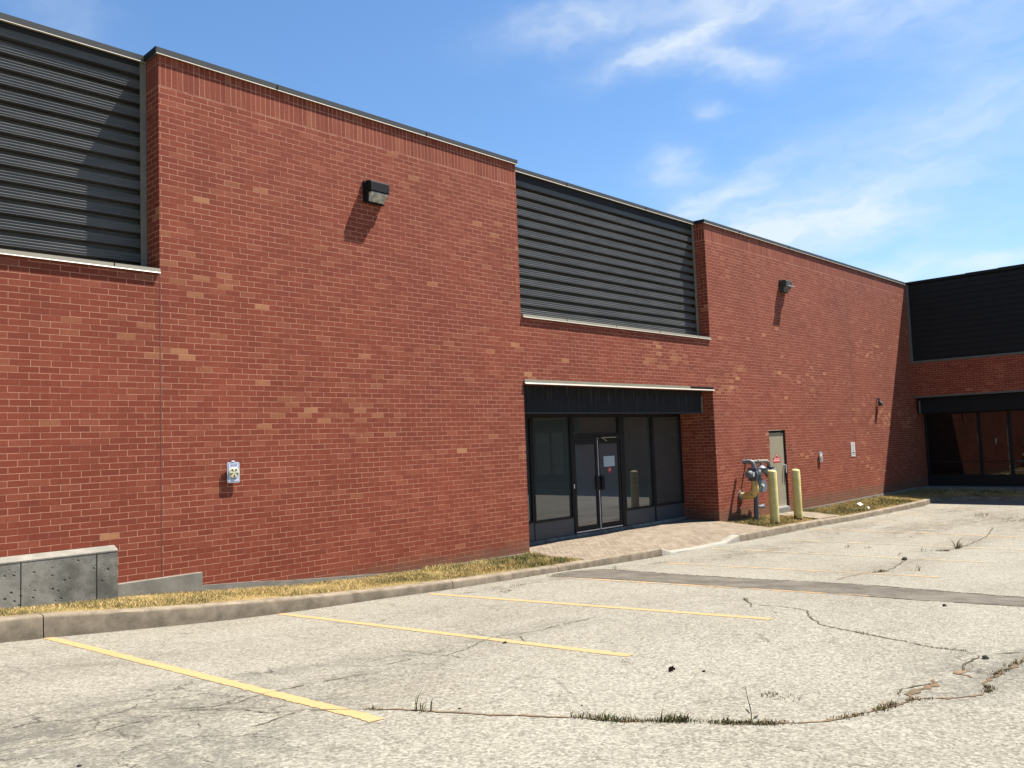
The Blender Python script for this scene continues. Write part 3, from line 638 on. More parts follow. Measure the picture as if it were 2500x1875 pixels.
# weeds rooted in the cracks
_CP = []
for _w, _pts in CRACKS:
    for (ax, ay), (bx_, by_) in zip(_pts[:-1], _pts[1:]):
        m_ = max(1, int(math.hypot(bx_-ax, by_-ay)/.02)); _CP += [(ax+(bx_-ax)*k/m_, ay+(by_-ay)*k/m_) for k in range(m_)]
_CP = np.array(_CP)
def tuft(mb, x, y, z, n, h, sp, dirx=None):
    dd = np.hypot(_CP[:, 0]-x, _CP[:, 1]-y); near = _CP[dd < max(sp, .05)]; wt = np.exp(-(dd[dd < max(sp, .05)]/(sp*.42))**2)*(.35+.65*(np.sin(near[:, 0]*37+near[:, 1]*23) > 0)) if len(near) else None; wt = list(wt/wt.sum()) if wt is not None and len(near) else None
    if h < .12: n = int(n*3.); h = h*.5
    for _ in range(n):
        a = random.uniform(0, 6.28); r_ = sp*math.sqrt(random.random())
        if len(near) > 2 and sp < .8 and z is None:
            q_ = near[random.choices(range(len(near)), wt)[0]]; bx, by = q_[0]+random.gauss(0, .02), q_[1]+random.gauss(0, .02)
        else: bx, by = x+r_*math.cos(a)*.9, y+r_*math.sin(a)*.5
        bz = float(G(bx, by)) if z is None else z
        hh = h*random.uniform(.3, 1.)*(1.7 if random.random() < .06 else 1); b = random.uniform(0, 6.28); ln = hh*random.uniform(.2, 1.1); c = random.uniform(0, 3.14); wd = .0022+hh*.03
        m0 = (bx+math.cos(b)*ln*.35, by+math.sin(b)*ln*.35, bz+hh*.6); tip = (bx+math.cos(b)*ln, by+math.sin(b)*ln, bz+hh)
        dx, dy = math.cos(c)*wd, math.sin(c)*wd; i = len(mb.v)
        mb.v += [(bx-dx, by-dy, bz), (bx+dx, by+dy, bz), (m0[0]+dx*.8, m0[1]+dy*.8, m0[2]), (m0[0]-dx*.8, m0[1]-dy*.8, m0[2]), tip]
        mb.f += [(i, i+1, i+2, i+3), (i+3, i+2, i+4)]

prom = {0: 'low green weed mat around the tall thin stalk in the curved crack', 2: 'reddish green weed clump in the crack right of the nearest stall line', 4: 'bushy green weed clump with one upright sprig in the long crack',
        5: 'thin lone weed sprig where the crack meets the nearest stall line end', 8: 'spiky olive grass tuft where the curved crack bends upward', 11: 'dark weed clump at the right tip of the curved crack',
        14: 'tall brown dried bush on the crack far across the lot', 17: 'wiry dried weed with long stems beyond the dark patch', 19: 'spindly weed in the far lot near the shadow edge', 20: 'low yellowish weed mat at the right edge of the photo',
        23: 'small flat weed beside the third stall line near the curb', 25: 'green sprig at the foot of the curb by the entrance'}
rest = MB()
for k, (h, n, sp, (x, y)) in enumerate(WEEDS):
    if k in prom:
        mb = MB(); tuft(mb, x, y, None, n, h, sp)
        tag(mb.build('weed_clump', STRAWM if k in (14, 17, 20, 8) else WEEDM), prom[k], 'weed', 'weeds growing from the pavement cracks')
    else: tuft(rest, x, y, None, n, h, sp)
for x in np.arange(.5, 12, .13):
    if random.random() < .5: tuft(rest, x, curb_y(x)-.03, None, random.randint(1, 4), .025, .08)
for x in np.arange(17.6, 29.8, .12):
    if random.random() < .8: tuft(rest, x, curb_y(x)-.06, None, random.randint(3, 9), .035, .12)
tag(rest.build('small_weeds', STRAWM), 'tiny dry weeds scattered in cracks and along the curb foot', None, kind='stuff')
# the tall stalk with two leaves
t_ = empty('tall_weed', (4.80, -8.733, float(G(4.8, -8.733))))
tag(t_, 'single tall thin weed stalk with two dark leaves in the curved crack', 'weed')
MB().tube([(4.80,-8.733,-1.80),(4.805,-8.733,-1.77),(4.803,-8.735,-1.723),(4.785,-8.74,-1.681),(4.768,-8.735,-1.621),(4.753,-8.733,-1.55),(4.74,-8.73,-1.545),(4.728,-8.73,-1.556)], [.0035,.003,.0028,.0035,.002,.0014,.001,.0006], 6).build('stem', DWEED, t_)
for tip, root, w_ in (((4.742,-8.725,-1.682),(4.80,-8.733,-1.724),.009),((4.89,-8.74,-1.752),(4.806,-8.733,-1.772),.009)):
    a, b = Vector(root), Vector(tip); d = b-a; q = Vector((0, .4, 1)).cross(d).normalized().cross(d).normalized()
    mb = MB(); mb.v = [tuple(a), tuple(a+d*.4+q*w_), tuple(b), tuple(a+d*.45-q*w_), tuple(a+d*.45+Vector((0,.004,0)))]; mb.f = [(0, 3, 4), (3, 2, 4), (2, 1, 4), (1, 0, 4)]
    mb.build('leaf', DWEED, t_)
# fallen cones, clods
def cone(x, y, s, label, seed):
    rg = random.Random(seed); z = float(G(x, y)); mb = MB(); mb.tube([(x-s*.8, y, z+s*.35), (x+s*.8, y+.2*s, z+s*.4)], [s*.3, s*.15], 8)
    for k in range(34):
        t_ = rg.random(); a = rg.uniform(-.4, 3.6); c = Vector((x-s*.8+1.6*s*t_, y+.2*s*t_, z+s*.35)); d = Vector((rg.uniform(-.3, .5), math.cos(a), abs(math.sin(a))*.9+.05)).normalized()
        L_ = s*rg.uniform(.5, .9)*(1-.3*t_); q = d.cross(Vector((1, .1, 0))).normalized()*s*.22; e = c+d*L_; e.z = max(e.z, z+.002); i = len(mb.v)
        mb.v += [tuple(c-q*.4), tuple(c+q*.4), tuple(e+q), tuple(e-q+Vector((0, 0, s*.05)))]; mb.f.append((i, i+1, i+2, i+3))
    tag(mb.build('fallen_cone', CONEM), label, 'pine cone')
cone(5.69, -7.57, .036, 'broken brown pine cone lying open on the asphalt', 3)
def clod(x, y, s, label, seed, m=CLOD):
    rg = random.Random(seed); z = float(G(x, y)); mb = MB(); n = 7; i = 0
    for lv, (rr, zz) in enumerate(((1., 0), (1.05, .35), (.7, .8), (.15, 1.))):
        for k in range(n):
            a = 6.283*k/n; r_ = s*rr*rg.uniform(.65, 1.25); mb.v.append((x+r_*math.cos(a)*1.2, y+r_*math.sin(a)*.8, z+s*.9*zz))
    for lv in range(3):
        for k in range(n): a = lv*n+k; b = lv*n+(k+1) % n; mb.f.append((a, b, b+n, a+n))
    mb.f.append(tuple(3*n+k for k in range(n)))
    tag(mb.build('dirt_clod', m), label, 'clod', 'dark clods dropped on the asphalt')
clod(5.84, -7.77, .017, 'small dark spiky clod right of the pine cone', 1)
clod(7.67, -9.29, .032, 'dark oval clod where the diagonal crack meets the crazed patch', 2)
clod(15.68, -5.89, .06, 'black clod beyond the dark asphalt strip', 3)
clod(10.34, -8.17, .03, 'small dark clod just in front of the dark asphalt strip at right', 4)
clod(5.86, -5.55, .022, 'small dark clod beside the second stall line', 5)
clod(3.69, -7.28, .010, 'tiny dark crumb just behind the long crack', 6)
clod(1.57, -6.76, .012, 'tiny dark crumb near the bottom left of the lot', 7)
clod(4.33, -7.77, .008, 'tiny dark crumb above the middle of the long crack', 8)
for x, y, s, lab in ((26.87, -.726, .14, 'larger crumpled white paper scrap on the grass past the steel door'), (26.04, -1.30, .07, 'smaller white paper scrap near the curb edge of the grass')):
    z = vz(x, y)+.04; mb = MB(); mb.v = [(x-s, y-s*.3, z), (x-.1*s, y-s*.6, z+.03), (x+s, y-.1*s, z+.01), (x+.6*s, y+.7*s, z+.05), (x-.5*s, y+.6*s, z+.07), (x, y, z+.09)]
    mb.f = [(0, 1, 5), (1, 2, 5), (2, 3, 5), (3, 4, 5), (4, 0, 5)]; tag(mb.build('paper_scrap', SIGNW), lab, 'litter', 'paper litter on the grass')

# ------------------------------------------------------------------ the brick building
bld = empty('brick_building', (16, 4, -2.2))
tag(bld, 'long low red brick industrial building with dark louvered bays and a shaded wing', 'building')
def wall(name, ub, zb, solid, place, depth, m, parent):
    """ub,zb = grid breaks, solid(i,j); place(u,d,z)->xyz with d = depth into the wall"""
    mb = MB(); nu, nz = len(ub)-1, len(zb)-1; S = lambda i, j: 0 <= i < nu and 0 <= j < nz and solid((ub[i]+ub[i+1])/2, (zb[j]+zb[j+1])/2)
    for i in range(nu):
        for j in range(nz):
            if not S(i, j): continue
            a, b, c, d = ub[i], ub[i+1], zb[j], zb[j+1]
            mb.quad(place(a, 0, c), place(b, 0, c), place(b, 0, d), place(a, 0, d))
            D_ = depth((a+b)/2, (c+d)/2)
            if not S(i-1, j): mb.quad(place(a, 0, c), place(a, D_, c), place(a, D_, d), place(a, 0, d))
            if not S(i+1, j): mb.quad(place(b, 0, c), place(b, D_, c), place(b, D_, d), place(b, 0, d))
            if not S(i, j-1): mb.quad(place(a, 0, c), place(b, 0, c), place(b, D_, c), place(a, D_, c))
            if not S(i, j+1): mb.quad(place(a, 0, d), place(b, 0, d), place(b, D_, d), place(a, D_, d))
    return mb.build(name, m, parent)
SILL, LINT, TOPZ = 2.53, 1.18, 5.66
louv_bays = [(-2.36, 4.91, .40, .44), (12.2, 19.47, .30, .345)]
def solidF(x, z):
    if z > SILL and (-2.36 < x < 4.91 or 12.2 < x < 19.47): return False
    if z < LINT and 12.2 < x < 19.47: return False
    if 22.44 < x < 23.47 and z < .085: return False
    return True
wall('wall', [-16, -2.36, 4.91, 12.2, 19.47, 22.44, 23.47, 36.0], [-3, .085, LINT, SILL, TOPZ], solidF, lambda u, d, z: (u, d, z), lambda u, z: .62 if z > SILL else (1.16 if u < 21 else .12), BRICK, bld)
# returns next to bays are deeper than the grid gives for the lower door recess
mb = MB(); mb.box(-16, 36, .9, 14, 3.0, 5.35); struct; r_ = mb.build('roof', ROOFM, bld)
# wing at the far end, facing -X
EX = 34.56
wb = [-44, -36.7, -29.4, -22.1, -14.8, -7.3, -.0]
def solidE(y, z):
    bay = (-7.3 < y < 0) or (-22.1 < y < -14.8) or (-36.7 < y < -29.4)
    if bay and z > 2.56: return False
    if bay and z < 1.18: return False
    return True
ow = wall('wall', wb, [-3, 1.18, 2.56, TOPZ], solidE, lambda u, d, z: (EX+d, u, z), lambda u, z: .42 if z > 2 else 1.1, BRICK, bld)
ow['label'] = 'shaded brick wall of the end wing'
MB().box(35.2, 46, -44, -.001, 3.0, 5.35).box(36.2, 46, -44, -.001, -3, 2.9).build('roof', ROOFM, bld)

def coping(x0, x1, yf, m=COPE, yb=None, ends=(0, 0)):
    o = MB().prism([(yf-.028, 5.665), (yf-.04, 5.745), ((yb or yf+.45), 5.765), ((yb or yf+.45), 5.665)], 'x', x0, x1).build('coping', m, bld)
    MB().prism([(yf-.042, 5.650), (yf-.028, 5.664), (yf+.02, 5.664), (yf+.02, 5.659), (yf-.026, 5.659), (yf-.038, 5.646)], 'x', x0, x1).build('drip_edge', LIP, o)
    js = MB()
    n = 0; x = x0+1.9
    while x < x1-.5: js.box(x, x+.012, yf-.0425, yf-.02, 5.667, 5.747); x += 3.05; n += 1
    if n: js.build('seam', COPED, o)
    return o
coping(4.87, 12.24, 0.); coping(19.43, 34.50, 0.); coping(-16, -2.32, 0.)
coping(-2.32, 4.905, .40, yb=1.2); coping(12.25, 19.465, .30, yb=1.1)
for x, yb in ((4.87, .40), (19.43, .30)):   # coping returns of the piers, shade put into their darker colour
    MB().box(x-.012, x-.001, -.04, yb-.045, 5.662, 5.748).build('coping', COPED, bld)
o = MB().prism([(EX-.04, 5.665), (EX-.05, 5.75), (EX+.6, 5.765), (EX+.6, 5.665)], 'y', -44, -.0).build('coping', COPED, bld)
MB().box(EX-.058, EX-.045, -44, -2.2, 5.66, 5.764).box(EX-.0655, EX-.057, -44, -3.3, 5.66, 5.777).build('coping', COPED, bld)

def siding(name, z0, z1, m, parent, along, pos, a, b, sgn=1, per=.2105, ztop=None, dep=.115):
    """horizontal box-rib siding; rib faces at 'pos', valleys behind by dep"""
    prof = []; z = ztop if ztop is not None else z1
    while z > z0+.01:
        top = z; rib = .120; e = min(rib, top-z0)
        for rz in (0., .040, .080):      # fine ridges on each rib
            if rz < e: prof += [(pos, top-rz), (pos-.007*sgn, top-rz-.005), (pos-.007*sgn, top-rz-.011), (pos, top-rz-.016)]
        prof += [(pos-.002*sgn, top-e)]
        if top-per < z0: break
        prof += [(pos+dep*sgn, top-e-.010), (pos+dep*sgn, top-per+.006)]
        z -= per
    if along == 'x': return MB().sheet(prof, 'x', a, b).build(name, m, parent)
    mbx = MB(); n = len(prof)
    return MB().sheet(prof, 'y', a, b).build(name, m, parent)
for (x0, x1, yc, yp) in louv_bays:
    s_ = siding('louver_panel', SILL+.02, 5.56, LOUV, bld, 'x', yp, x0+.01, x1-.01, ztop=5.515 if x0 > 0 else 5.60)
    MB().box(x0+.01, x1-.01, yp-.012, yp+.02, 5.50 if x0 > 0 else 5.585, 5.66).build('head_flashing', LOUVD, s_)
    MB().box(x0, x1, yp+.17, yp+.18, SILL, 5.66).build('backing', COPED, s_)
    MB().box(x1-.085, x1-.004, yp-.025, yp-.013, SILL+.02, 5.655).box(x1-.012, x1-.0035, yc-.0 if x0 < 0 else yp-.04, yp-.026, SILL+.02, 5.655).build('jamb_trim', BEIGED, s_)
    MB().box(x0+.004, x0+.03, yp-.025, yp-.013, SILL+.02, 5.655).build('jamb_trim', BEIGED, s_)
    o = MB().prism([(-.038, 2.527), (-.034, 2.582), (.0, 2.590), (yp-.013, 2.60), (yp-.013, 2.535), (-.0, 2.531)], 'x', x0+.035, x1-.004 if x0 < 0 else x1+.005).build('sill', BEIGE, bld)
    MB().prism([(-.046, 2.517), (-.038, 2.529), (-.002, 2.530), (-.002, 2.526), (-.034, 2.524), (-.041, 2.513)], 'x', x0+.035, x1-.004 if x0 < 0 else x1+.005).build('drip_edge', LIP, o)
    js = MB(); x = x0+1.4
    while x < x1-.3: js.box(x, x+.008, -.0405, -.03, 2.53, 2.586); x += 1.75
    js.build('seam', COPED, o)
for ya, yb in ((-7.3, 0), (-22.1, -14.8), (-36.7, -29.4)):
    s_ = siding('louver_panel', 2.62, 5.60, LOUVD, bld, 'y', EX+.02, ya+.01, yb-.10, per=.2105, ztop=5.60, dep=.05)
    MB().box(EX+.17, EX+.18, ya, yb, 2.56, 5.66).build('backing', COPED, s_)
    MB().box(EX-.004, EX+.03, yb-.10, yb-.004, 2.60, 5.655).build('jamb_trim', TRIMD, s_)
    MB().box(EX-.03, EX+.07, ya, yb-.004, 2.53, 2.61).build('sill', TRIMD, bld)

# foundation plinth, stepping down to the right
fw_ = MB().prism([(-.13, -2.6), (-.13, -1.205), (-.001, -1.205), (-.001, -2.6)], 'x', -16, 4.285).build('foundation_wall', CONC_OLD, bld)
MB().prism([(-.134, -1.2035), (-.134, -1.188), (-.115, -1.178), (-.001, -1.132), (-.001, -1.2035)], 'x', -16, 4.287).build('wash', CONC, fw_)  # same concrete as the wall below, paler to carry sunlight on the slope
MB().box(3.16, 3.172, -.1315, -.1295, -2.3, -1.21).box(4.02, 4.034, -.1315, -.1295, -2.3, -1.21).build('form_seam', CLOD, bld)
f_ = MB(); f_.box(4.292, 5.455, -.055, -.001, -2.6, -1.636)
f_.build('foundation_wall', CONC, bld, bevel=.006)
FP = [(5.457,-1.822),(6.2,-1.875),(6.8,-1.945),(7.5,-2.0),(8.15,-2.05),(8.9,-2.112),(10.2,-2.135),(11.0,-2.15),(12.2,-2.165)]
MB().prism([(x, z) for x, z in FP]+[(12.2, -2.7), (5.457, -2.7)], 'y', -.022, -.001).build('foundation_wall', CONC, bld)
MB().prism([(23.9,-2.30),(26.,-2.31),(28.,-2.30),(30.,-2.29),(33.,-2.29),(34.5,-2.29),(34.5,-2.8),(23.9,-2.8)], 'y', -.02, -.001).build('foundation_wall', CONC, bld)
# vertical control joints and the stepped crack over the entrance
MB().box(4.905, 4.917, -.0022, -.0002, -1.635, 2.508).box(28.63, 28.645, -.0022, -.0002, -2.2, 5.6).build('control_joint', SEAL, bld)
c_ = MB(); pts = [(18.42,1.84),(18.42,1.76),(18.62,1.76),(18.62,1.675),(18.78,1.675),(18.78,1.59),(18.90,1.59),(18.90,1.51),(19.0,1.51),(19.0,1.43),(19.12,1.43),(19.12,1.35),(19.2,1.35),(19.2,1.25)]
for (a, b), (c, d) in zip(pts[:-1], pts[1:]): c_.box(min(a, c)-.004, max(a, c)+.004, -.0024, -.0002, min(b, d)-.004, max(b, d)+.004)
c_.build('wall_crack', mat('wall_crack', (.05, .015, .01), 1.), bld)

# entrance: lintel, fascia, soffit
o = MB().box(12.215, 18.35, -.030, -.0005, 1.200, 1.262).build('lintel_flashing', BEIGE, bld); o2 = MB().box(18.352, 19.50, -.012, -.0005, 1.200, 1.262).build('lintel_flashing', BLACKM, bld)
MB().prism([(-.055, 1.172), (-.03, 1.199), (.06, 1.199), (.06, 1.185), (-.03, 1.182), (-.05, 1.165)], 'x', 12.215, 19.50).build('drip_edge', LIP, o)
fa = MB().box(12.205, 19.40, .305, .345, .60, 1.175).build('entrance_fascia', FASC, bld)
MB().box(19.36, 19.41, .285, .304, .60, 1.05).build('end_trim', BEIGED, fa)
MB().box(12.205, 19.46, .346, 1.02, .60, .63).box(12.205, 19.46, .0, .304, 1.186, 1.196).build('soffit', COPED, bld)
js = MB(); x = 12.6
while x < 19.3: js.box(x, x+.006, .3025, .3045, .605, 1.17); x += .2
js.build('seam', COPED, fa)
MB().box(12.205, 19.40, .296, .3, .592, .612).build('drip_edge', PANELM, fa)
YG = 1.08
def window(x0, x1, z0, z1, gl=GLASS, fr=.045, kick=None, name='window', m=FRAME):
    f = MB().box(x0, x0+fr, YG-.05, YG+.05, z0, z1).box(x1-fr, x1, YG-.05, YG+.05, z0, z1).box(x0+fr, x1-fr, YG-.048, YG+.048, z1-fr, z1).box(x0+fr, x1-fr, YG-.048, YG+.048, z0, z0+fr)
    o = f.build(name, m, bld); MB().box(x0+fr, x1-fr, YG+.004, YG+.016, z0+fr, z1-fr).build('pane', gl, o)
    if kick is not None: MB().box(x0, x1, YG-.03, YG+.03, kick, z0-.001).build('kick_panel', PANELM, o)
    return o
window(12.205, 13.50, -1.76, .575, kick=-2.14)
window(13.52, 14.86, -1.77, .575, kick=-2.14)
window(14.90, 16.70, .10, .575)
window(16.84, 18.10, -1.77, .575, kick=-2.14)
window(18.13, 19.465, -1.77, .575, kick=-2.14)
sf = MB().box(13.501, 13.519, -.04+YG, .04+YG, -2.14, .58).box(14.861, 14.899, YG-.055, YG+.055, -2.14, .58).box(16.701, 16.839, YG-.055, YG+.055, -2.14, .58).box(18.101, 18.129, YG-.055, YG+.055, -2.14, .58).box(14.9, 16.7, YG-.055, YG+.05, -.005, .099).box(12.205, 19.465, YG-.06, YG+.3, .576, .60)
sf.build('storefront_frame', FRAME, bld)
MB().box(12.206, 19.464, YG-.09, YG+.05, -2.5, -2.142).build('step', CONC_OLD, bld)
MB().box(12.2, 19.47, YG+.2, YG+.3, -2.5, .7).build('interior_wall', BLACKM, bld)
for k, (x0, x1) in enumerate(((14.905, 15.80), (15.80, 16.695))):
    z0, z1 = -2.095, -.01; a, b = .075 if k == 0 else .09, .09 if k == 0 else .03
    s1, s2 = (.08, .06) if k == 0 else (.06, .03)
    f = MB().box(x0, x0+.075, YG-.045, YG+.02, z0, z1).box(x1-.075, x1-.012, YG-.045, YG+.02, z0, z1).box(x0+.075, x1-.075, YG-.043, YG+.018, z1-.09, z1).box(x0+.075, x1-.075, YG-.043, YG+.018, z0, z0+.11)
    d = f.build('door', FRAME, bld); d['label'] = ('left' if k == 0 else 'right')+' leaf of the glass double door'
    MB().box(x0+.075, x1-.075, YG-.02, YG-.008, z0+.11, z1-.09).build('pane', GLASSD, d)
    MB().box(x0+.02, x1-.02, YG-.048, YG+.0, z0-.025, z0-.001).build('threshold', ALU, d)
    hx = 15.74 if k == 0 else 15.93
    MB().box(hx-.055, hx+.055, YG-.085, YG-.06, -1.19, -.86).box(hx-.045, hx-.02, YG-.0605, YG-.04, -1.15, -1.1).box(hx-.045, hx-.02, YG-.0605, YG-.04, -.95, -.9).build('handle', BLACKM if k else FRAME, d)
    if k == 0:
        MB().box(14.865, 14.893, YG-.062, YG-.0555, -1.10, -1.0).build('lock', WHITE, d)
        MB().box(15.12, 15.44, YG-.0215, YG-.0205, -.17, -.10).build('sticker', GREYH, d)
    else:
        MB().box(15.792, 15.812, YG-.06, YG-.0455, z0, z1+.005).build('astragal', ALU, d)
        MB().box(15.90, 16.50, YG-.10, YG-.085, .035, .058).prism([(15.90, .045), (15.92, .055), (16.13, -.03), (16.11, -.045)], 'y', YG-.10, YG-.088).box(15.72, 15.80, YG-.10, YG-.085, .02, .04).build('door_closer', BEIGE, d)
        MB().box(16.06, 16.49, YG-.0225, YG-.0205, -.655, -.405).build('paper_notice', PAPER, d)
        rd = MB(); rd.prism([(16.275+.075*math.cos(R(a_)), -.735+.075*math.sin(R(a_))) for a_ in range(22, 382, 45)], 'y', YG-.0225, YG-.0205); r_o = rd.build('number_sticker', REDM, d)
        MB().box(16.2, 16.3, YG-.0215, YG-.0205, -.17, -.11).build('sticker', GREYH, d)
        fc = bpy.data.curves.new('number', 'FONT'); fc.body = '14'; fc.size = .085; fc.align_x = 'CENTER'; fc.align_y = 'CENTER'; fc.extrude = .0008
        fo = bpy.data.objects.new('number', fc); col.objects.link(fo); dg = bpy.context.evaluated_depsgraph_get(); me = bpy.data.meshes.new_from_object(fo.evaluated_get(dg)); bpy.data.objects.remove(fo)
        no = bpy.data.objects.new('number', me); me.materials.clear(); me.materials.append(WHITE); col.objects.link(no); no.location = (16.275, YG-.0245, -.735); no.rotation_euler = (R(90), 0, 0)
        bpy.context.view_layer.update(); no.parent = d; no.matrix_parent_inverse = d.matrix_world.inverted()
# steel side door
dr = MB().box(22.50, 23.405, .045, .085, -2.135, .0).build('door', MDOOR, bld); dr['label'] = 'tan steel door behind the yellow bollards'
MB().box(22.445, 22.498, .03, .119, -2.16, .08).box(23.407, 23.465, .03, .119, -2.16, .08).box(22.498, 23.407, .03, .119, .002, .08).build('door_frame', FRAME, dr)
MB().box(22.50, 23.42, -.01, .1, -2.17, -2.137).build('threshold', ALU, dr)
MB().box(22.42, 23.47, -.03, .11, -2.45, -2.171).build('door_step', CONC, dr)
MB().tube([(23.34,.044,-.95),(23.34,-.02,-.95)], .022, 10).box(23.325, 23.355, -.035, -.018, -1.17, -.93).build('handle', LGREY, dr)
MB().box(23.38, 23.425, -.0, .044, -1.35, -1.05).build('latch_guard', BLACKM, dr)
MB().box(22.485, 22.515, .030, .046, -.34, -.16).box(22.485, 22.515, .030, .046, -1.9, -1.75).build('hinge', FRAME, dr)
st = MB().box(22.70, 23.15, .0425, .0445, -.855, -.71).prism([(22.86, -.705), (23.0, -.705), (22.965, -.60), (22.94, -.58), (22.90, -.60)], 'y', .0425, .0445).build('warning_sticker', REDM, dr)
tx = MB(); x = 22.77
for wd in (.05, .07, .03, .06, .05): tx.box(x, x+wd, .041, .0424, -.763, -.735); x += wd+.015
x = 22.73
for wd in (.11, .04, .08, .10): tx.box(x, x+wd, .041, .0424, -.815, -.785); x += wd+.015
MB
tx.prism([(22.93+.022*math.cos(a), -.645+.03*math.sin(a)) for a in np.linspace(0, 6, 9)], 'y', .041, .0424)
tx.build('lettering', mat('pink_lettering', (.75, .45, .45), .6), dr)
# end wing: fascia, dark glazing, ledge
for ya, yb in ((-7.3, 0), (-22.1, -14.8), (-36.7, -29.4)):
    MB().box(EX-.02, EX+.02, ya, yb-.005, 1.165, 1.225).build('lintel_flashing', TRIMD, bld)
    MB().box(EX+.30, EX+.34, ya, yb-.15, .55, 1.163).build('entrance_fascia', COPED, bld)
    MB().box(EX+.26, EX+.30, yb-.16, yb-.10, .56, 1.05).build('end_trim', TRIMD, bld)
    MB().box(EX+.341, EX+1.0, ya, yb, .55, .58).build('soffit', COPED, bld)
    XG = 35.64; k = 0; y = yb-.04
    MB().box(XG-.03, XG+.05, ya, yb-.001, -2.9, -1.93).build('kick_panel', FRAME, bld)
    for wd in (1.93, 1.02, 1.2, 1.1, 1.9):
        y1 = y-wd; fr = .05
        f = MB().box(XG-.05, XG+.05, y-fr, y, -1.928, .549).box(XG-.05, XG+.05, y1, y1+fr, -1.928, .549).box(XG-.048, XG+.048, y1+fr, y-fr, -1.928, -1.87).box(XG-.048, XG+.048, y1+fr, y-fr, .49, .549).box(XG-.052, XG+.03, y1+fr, y-fr, -1.385, -1.35).build('window', FRAME, bld)
        MB().box(XG+.0, XG+.012, y1+fr, y-fr, -1.87, -1.386).box(XG+.0, XG+.012, y1+fr, y-fr, -1.349, .49).build('pane', GLASSR, f)
        if yb == 0 and k == 2: MB().box(XG-.055, XG-.053, y1+fr, y-fr-.1, -1.382, -1.352).build('push_bar', TRIMD, f)
        y = y1-.012; k += 1
    MB().box(EX+.2, XG-.031, ya, yb-.001, -2.9, -2.31).build('ledge', CONC, bld)
    MB().box(XG+.2, XG+.3, ya, yb, -2.9, .6).build('interior_wall', BLACKM, bld)

# ------------------------------------------------------------------ wall lamps
def walllamp(x, z, label, hous, lens, kind):
    t_ = empty('wall_lamp', (x, 0, z)); tag(t_, label, 'wall lamp', 'wall-mounted lamps on the brick wall')
    w_ = .20
    MB().box(x-w_-.01, x+w_-.01, -.045, -.001, z-.34, z+.02).build('back_plate', hous, t_, bevel=.008)
    MB().prism([(-.046, z-.01), (-.10, z+.015), (-.215, z-.01), (-.225, z-.03), (-.225, z-.185), (-.20, z-.19), (-.046, z-.19)], 'x', x-w_, x+w_-.01).build('hood', hous, t_, bevel=.008)
    MB().prism([(-.046, z-.191), (-.205, z-.191), (-.215, z-.215), (-.10, z-.335), (-.046, z-.345)], 'x', x-w_+.025, x+w_-.035).build('lens', lens, t_, bevel=.012)
    MB().box(x-w_+.0, x+w_-.02, -.10, -.046, z-.362, z-.346).build('bottom_lip', hous, t_)
    MB().box(x-w_-.004, x-w_+.024, -.13, -.046, z-.345, z-.191).build('side_cheek', hous, t_)
    if kind: MB().box(x-w_-.012, x+w_+.002, -.30, -.225, z-.20, z-.182).build('hood_rim', LGREY, t_)
walllamp(8.59, 4.515, 'black wall lamp with a stained glass lens high on the nearer brick pier', BLACKM, LENS, 0)
walllamp(23.85, 4.58, 'weathered grey wall lamp high on the farther brick pier', GREYH, LENSG, 1)

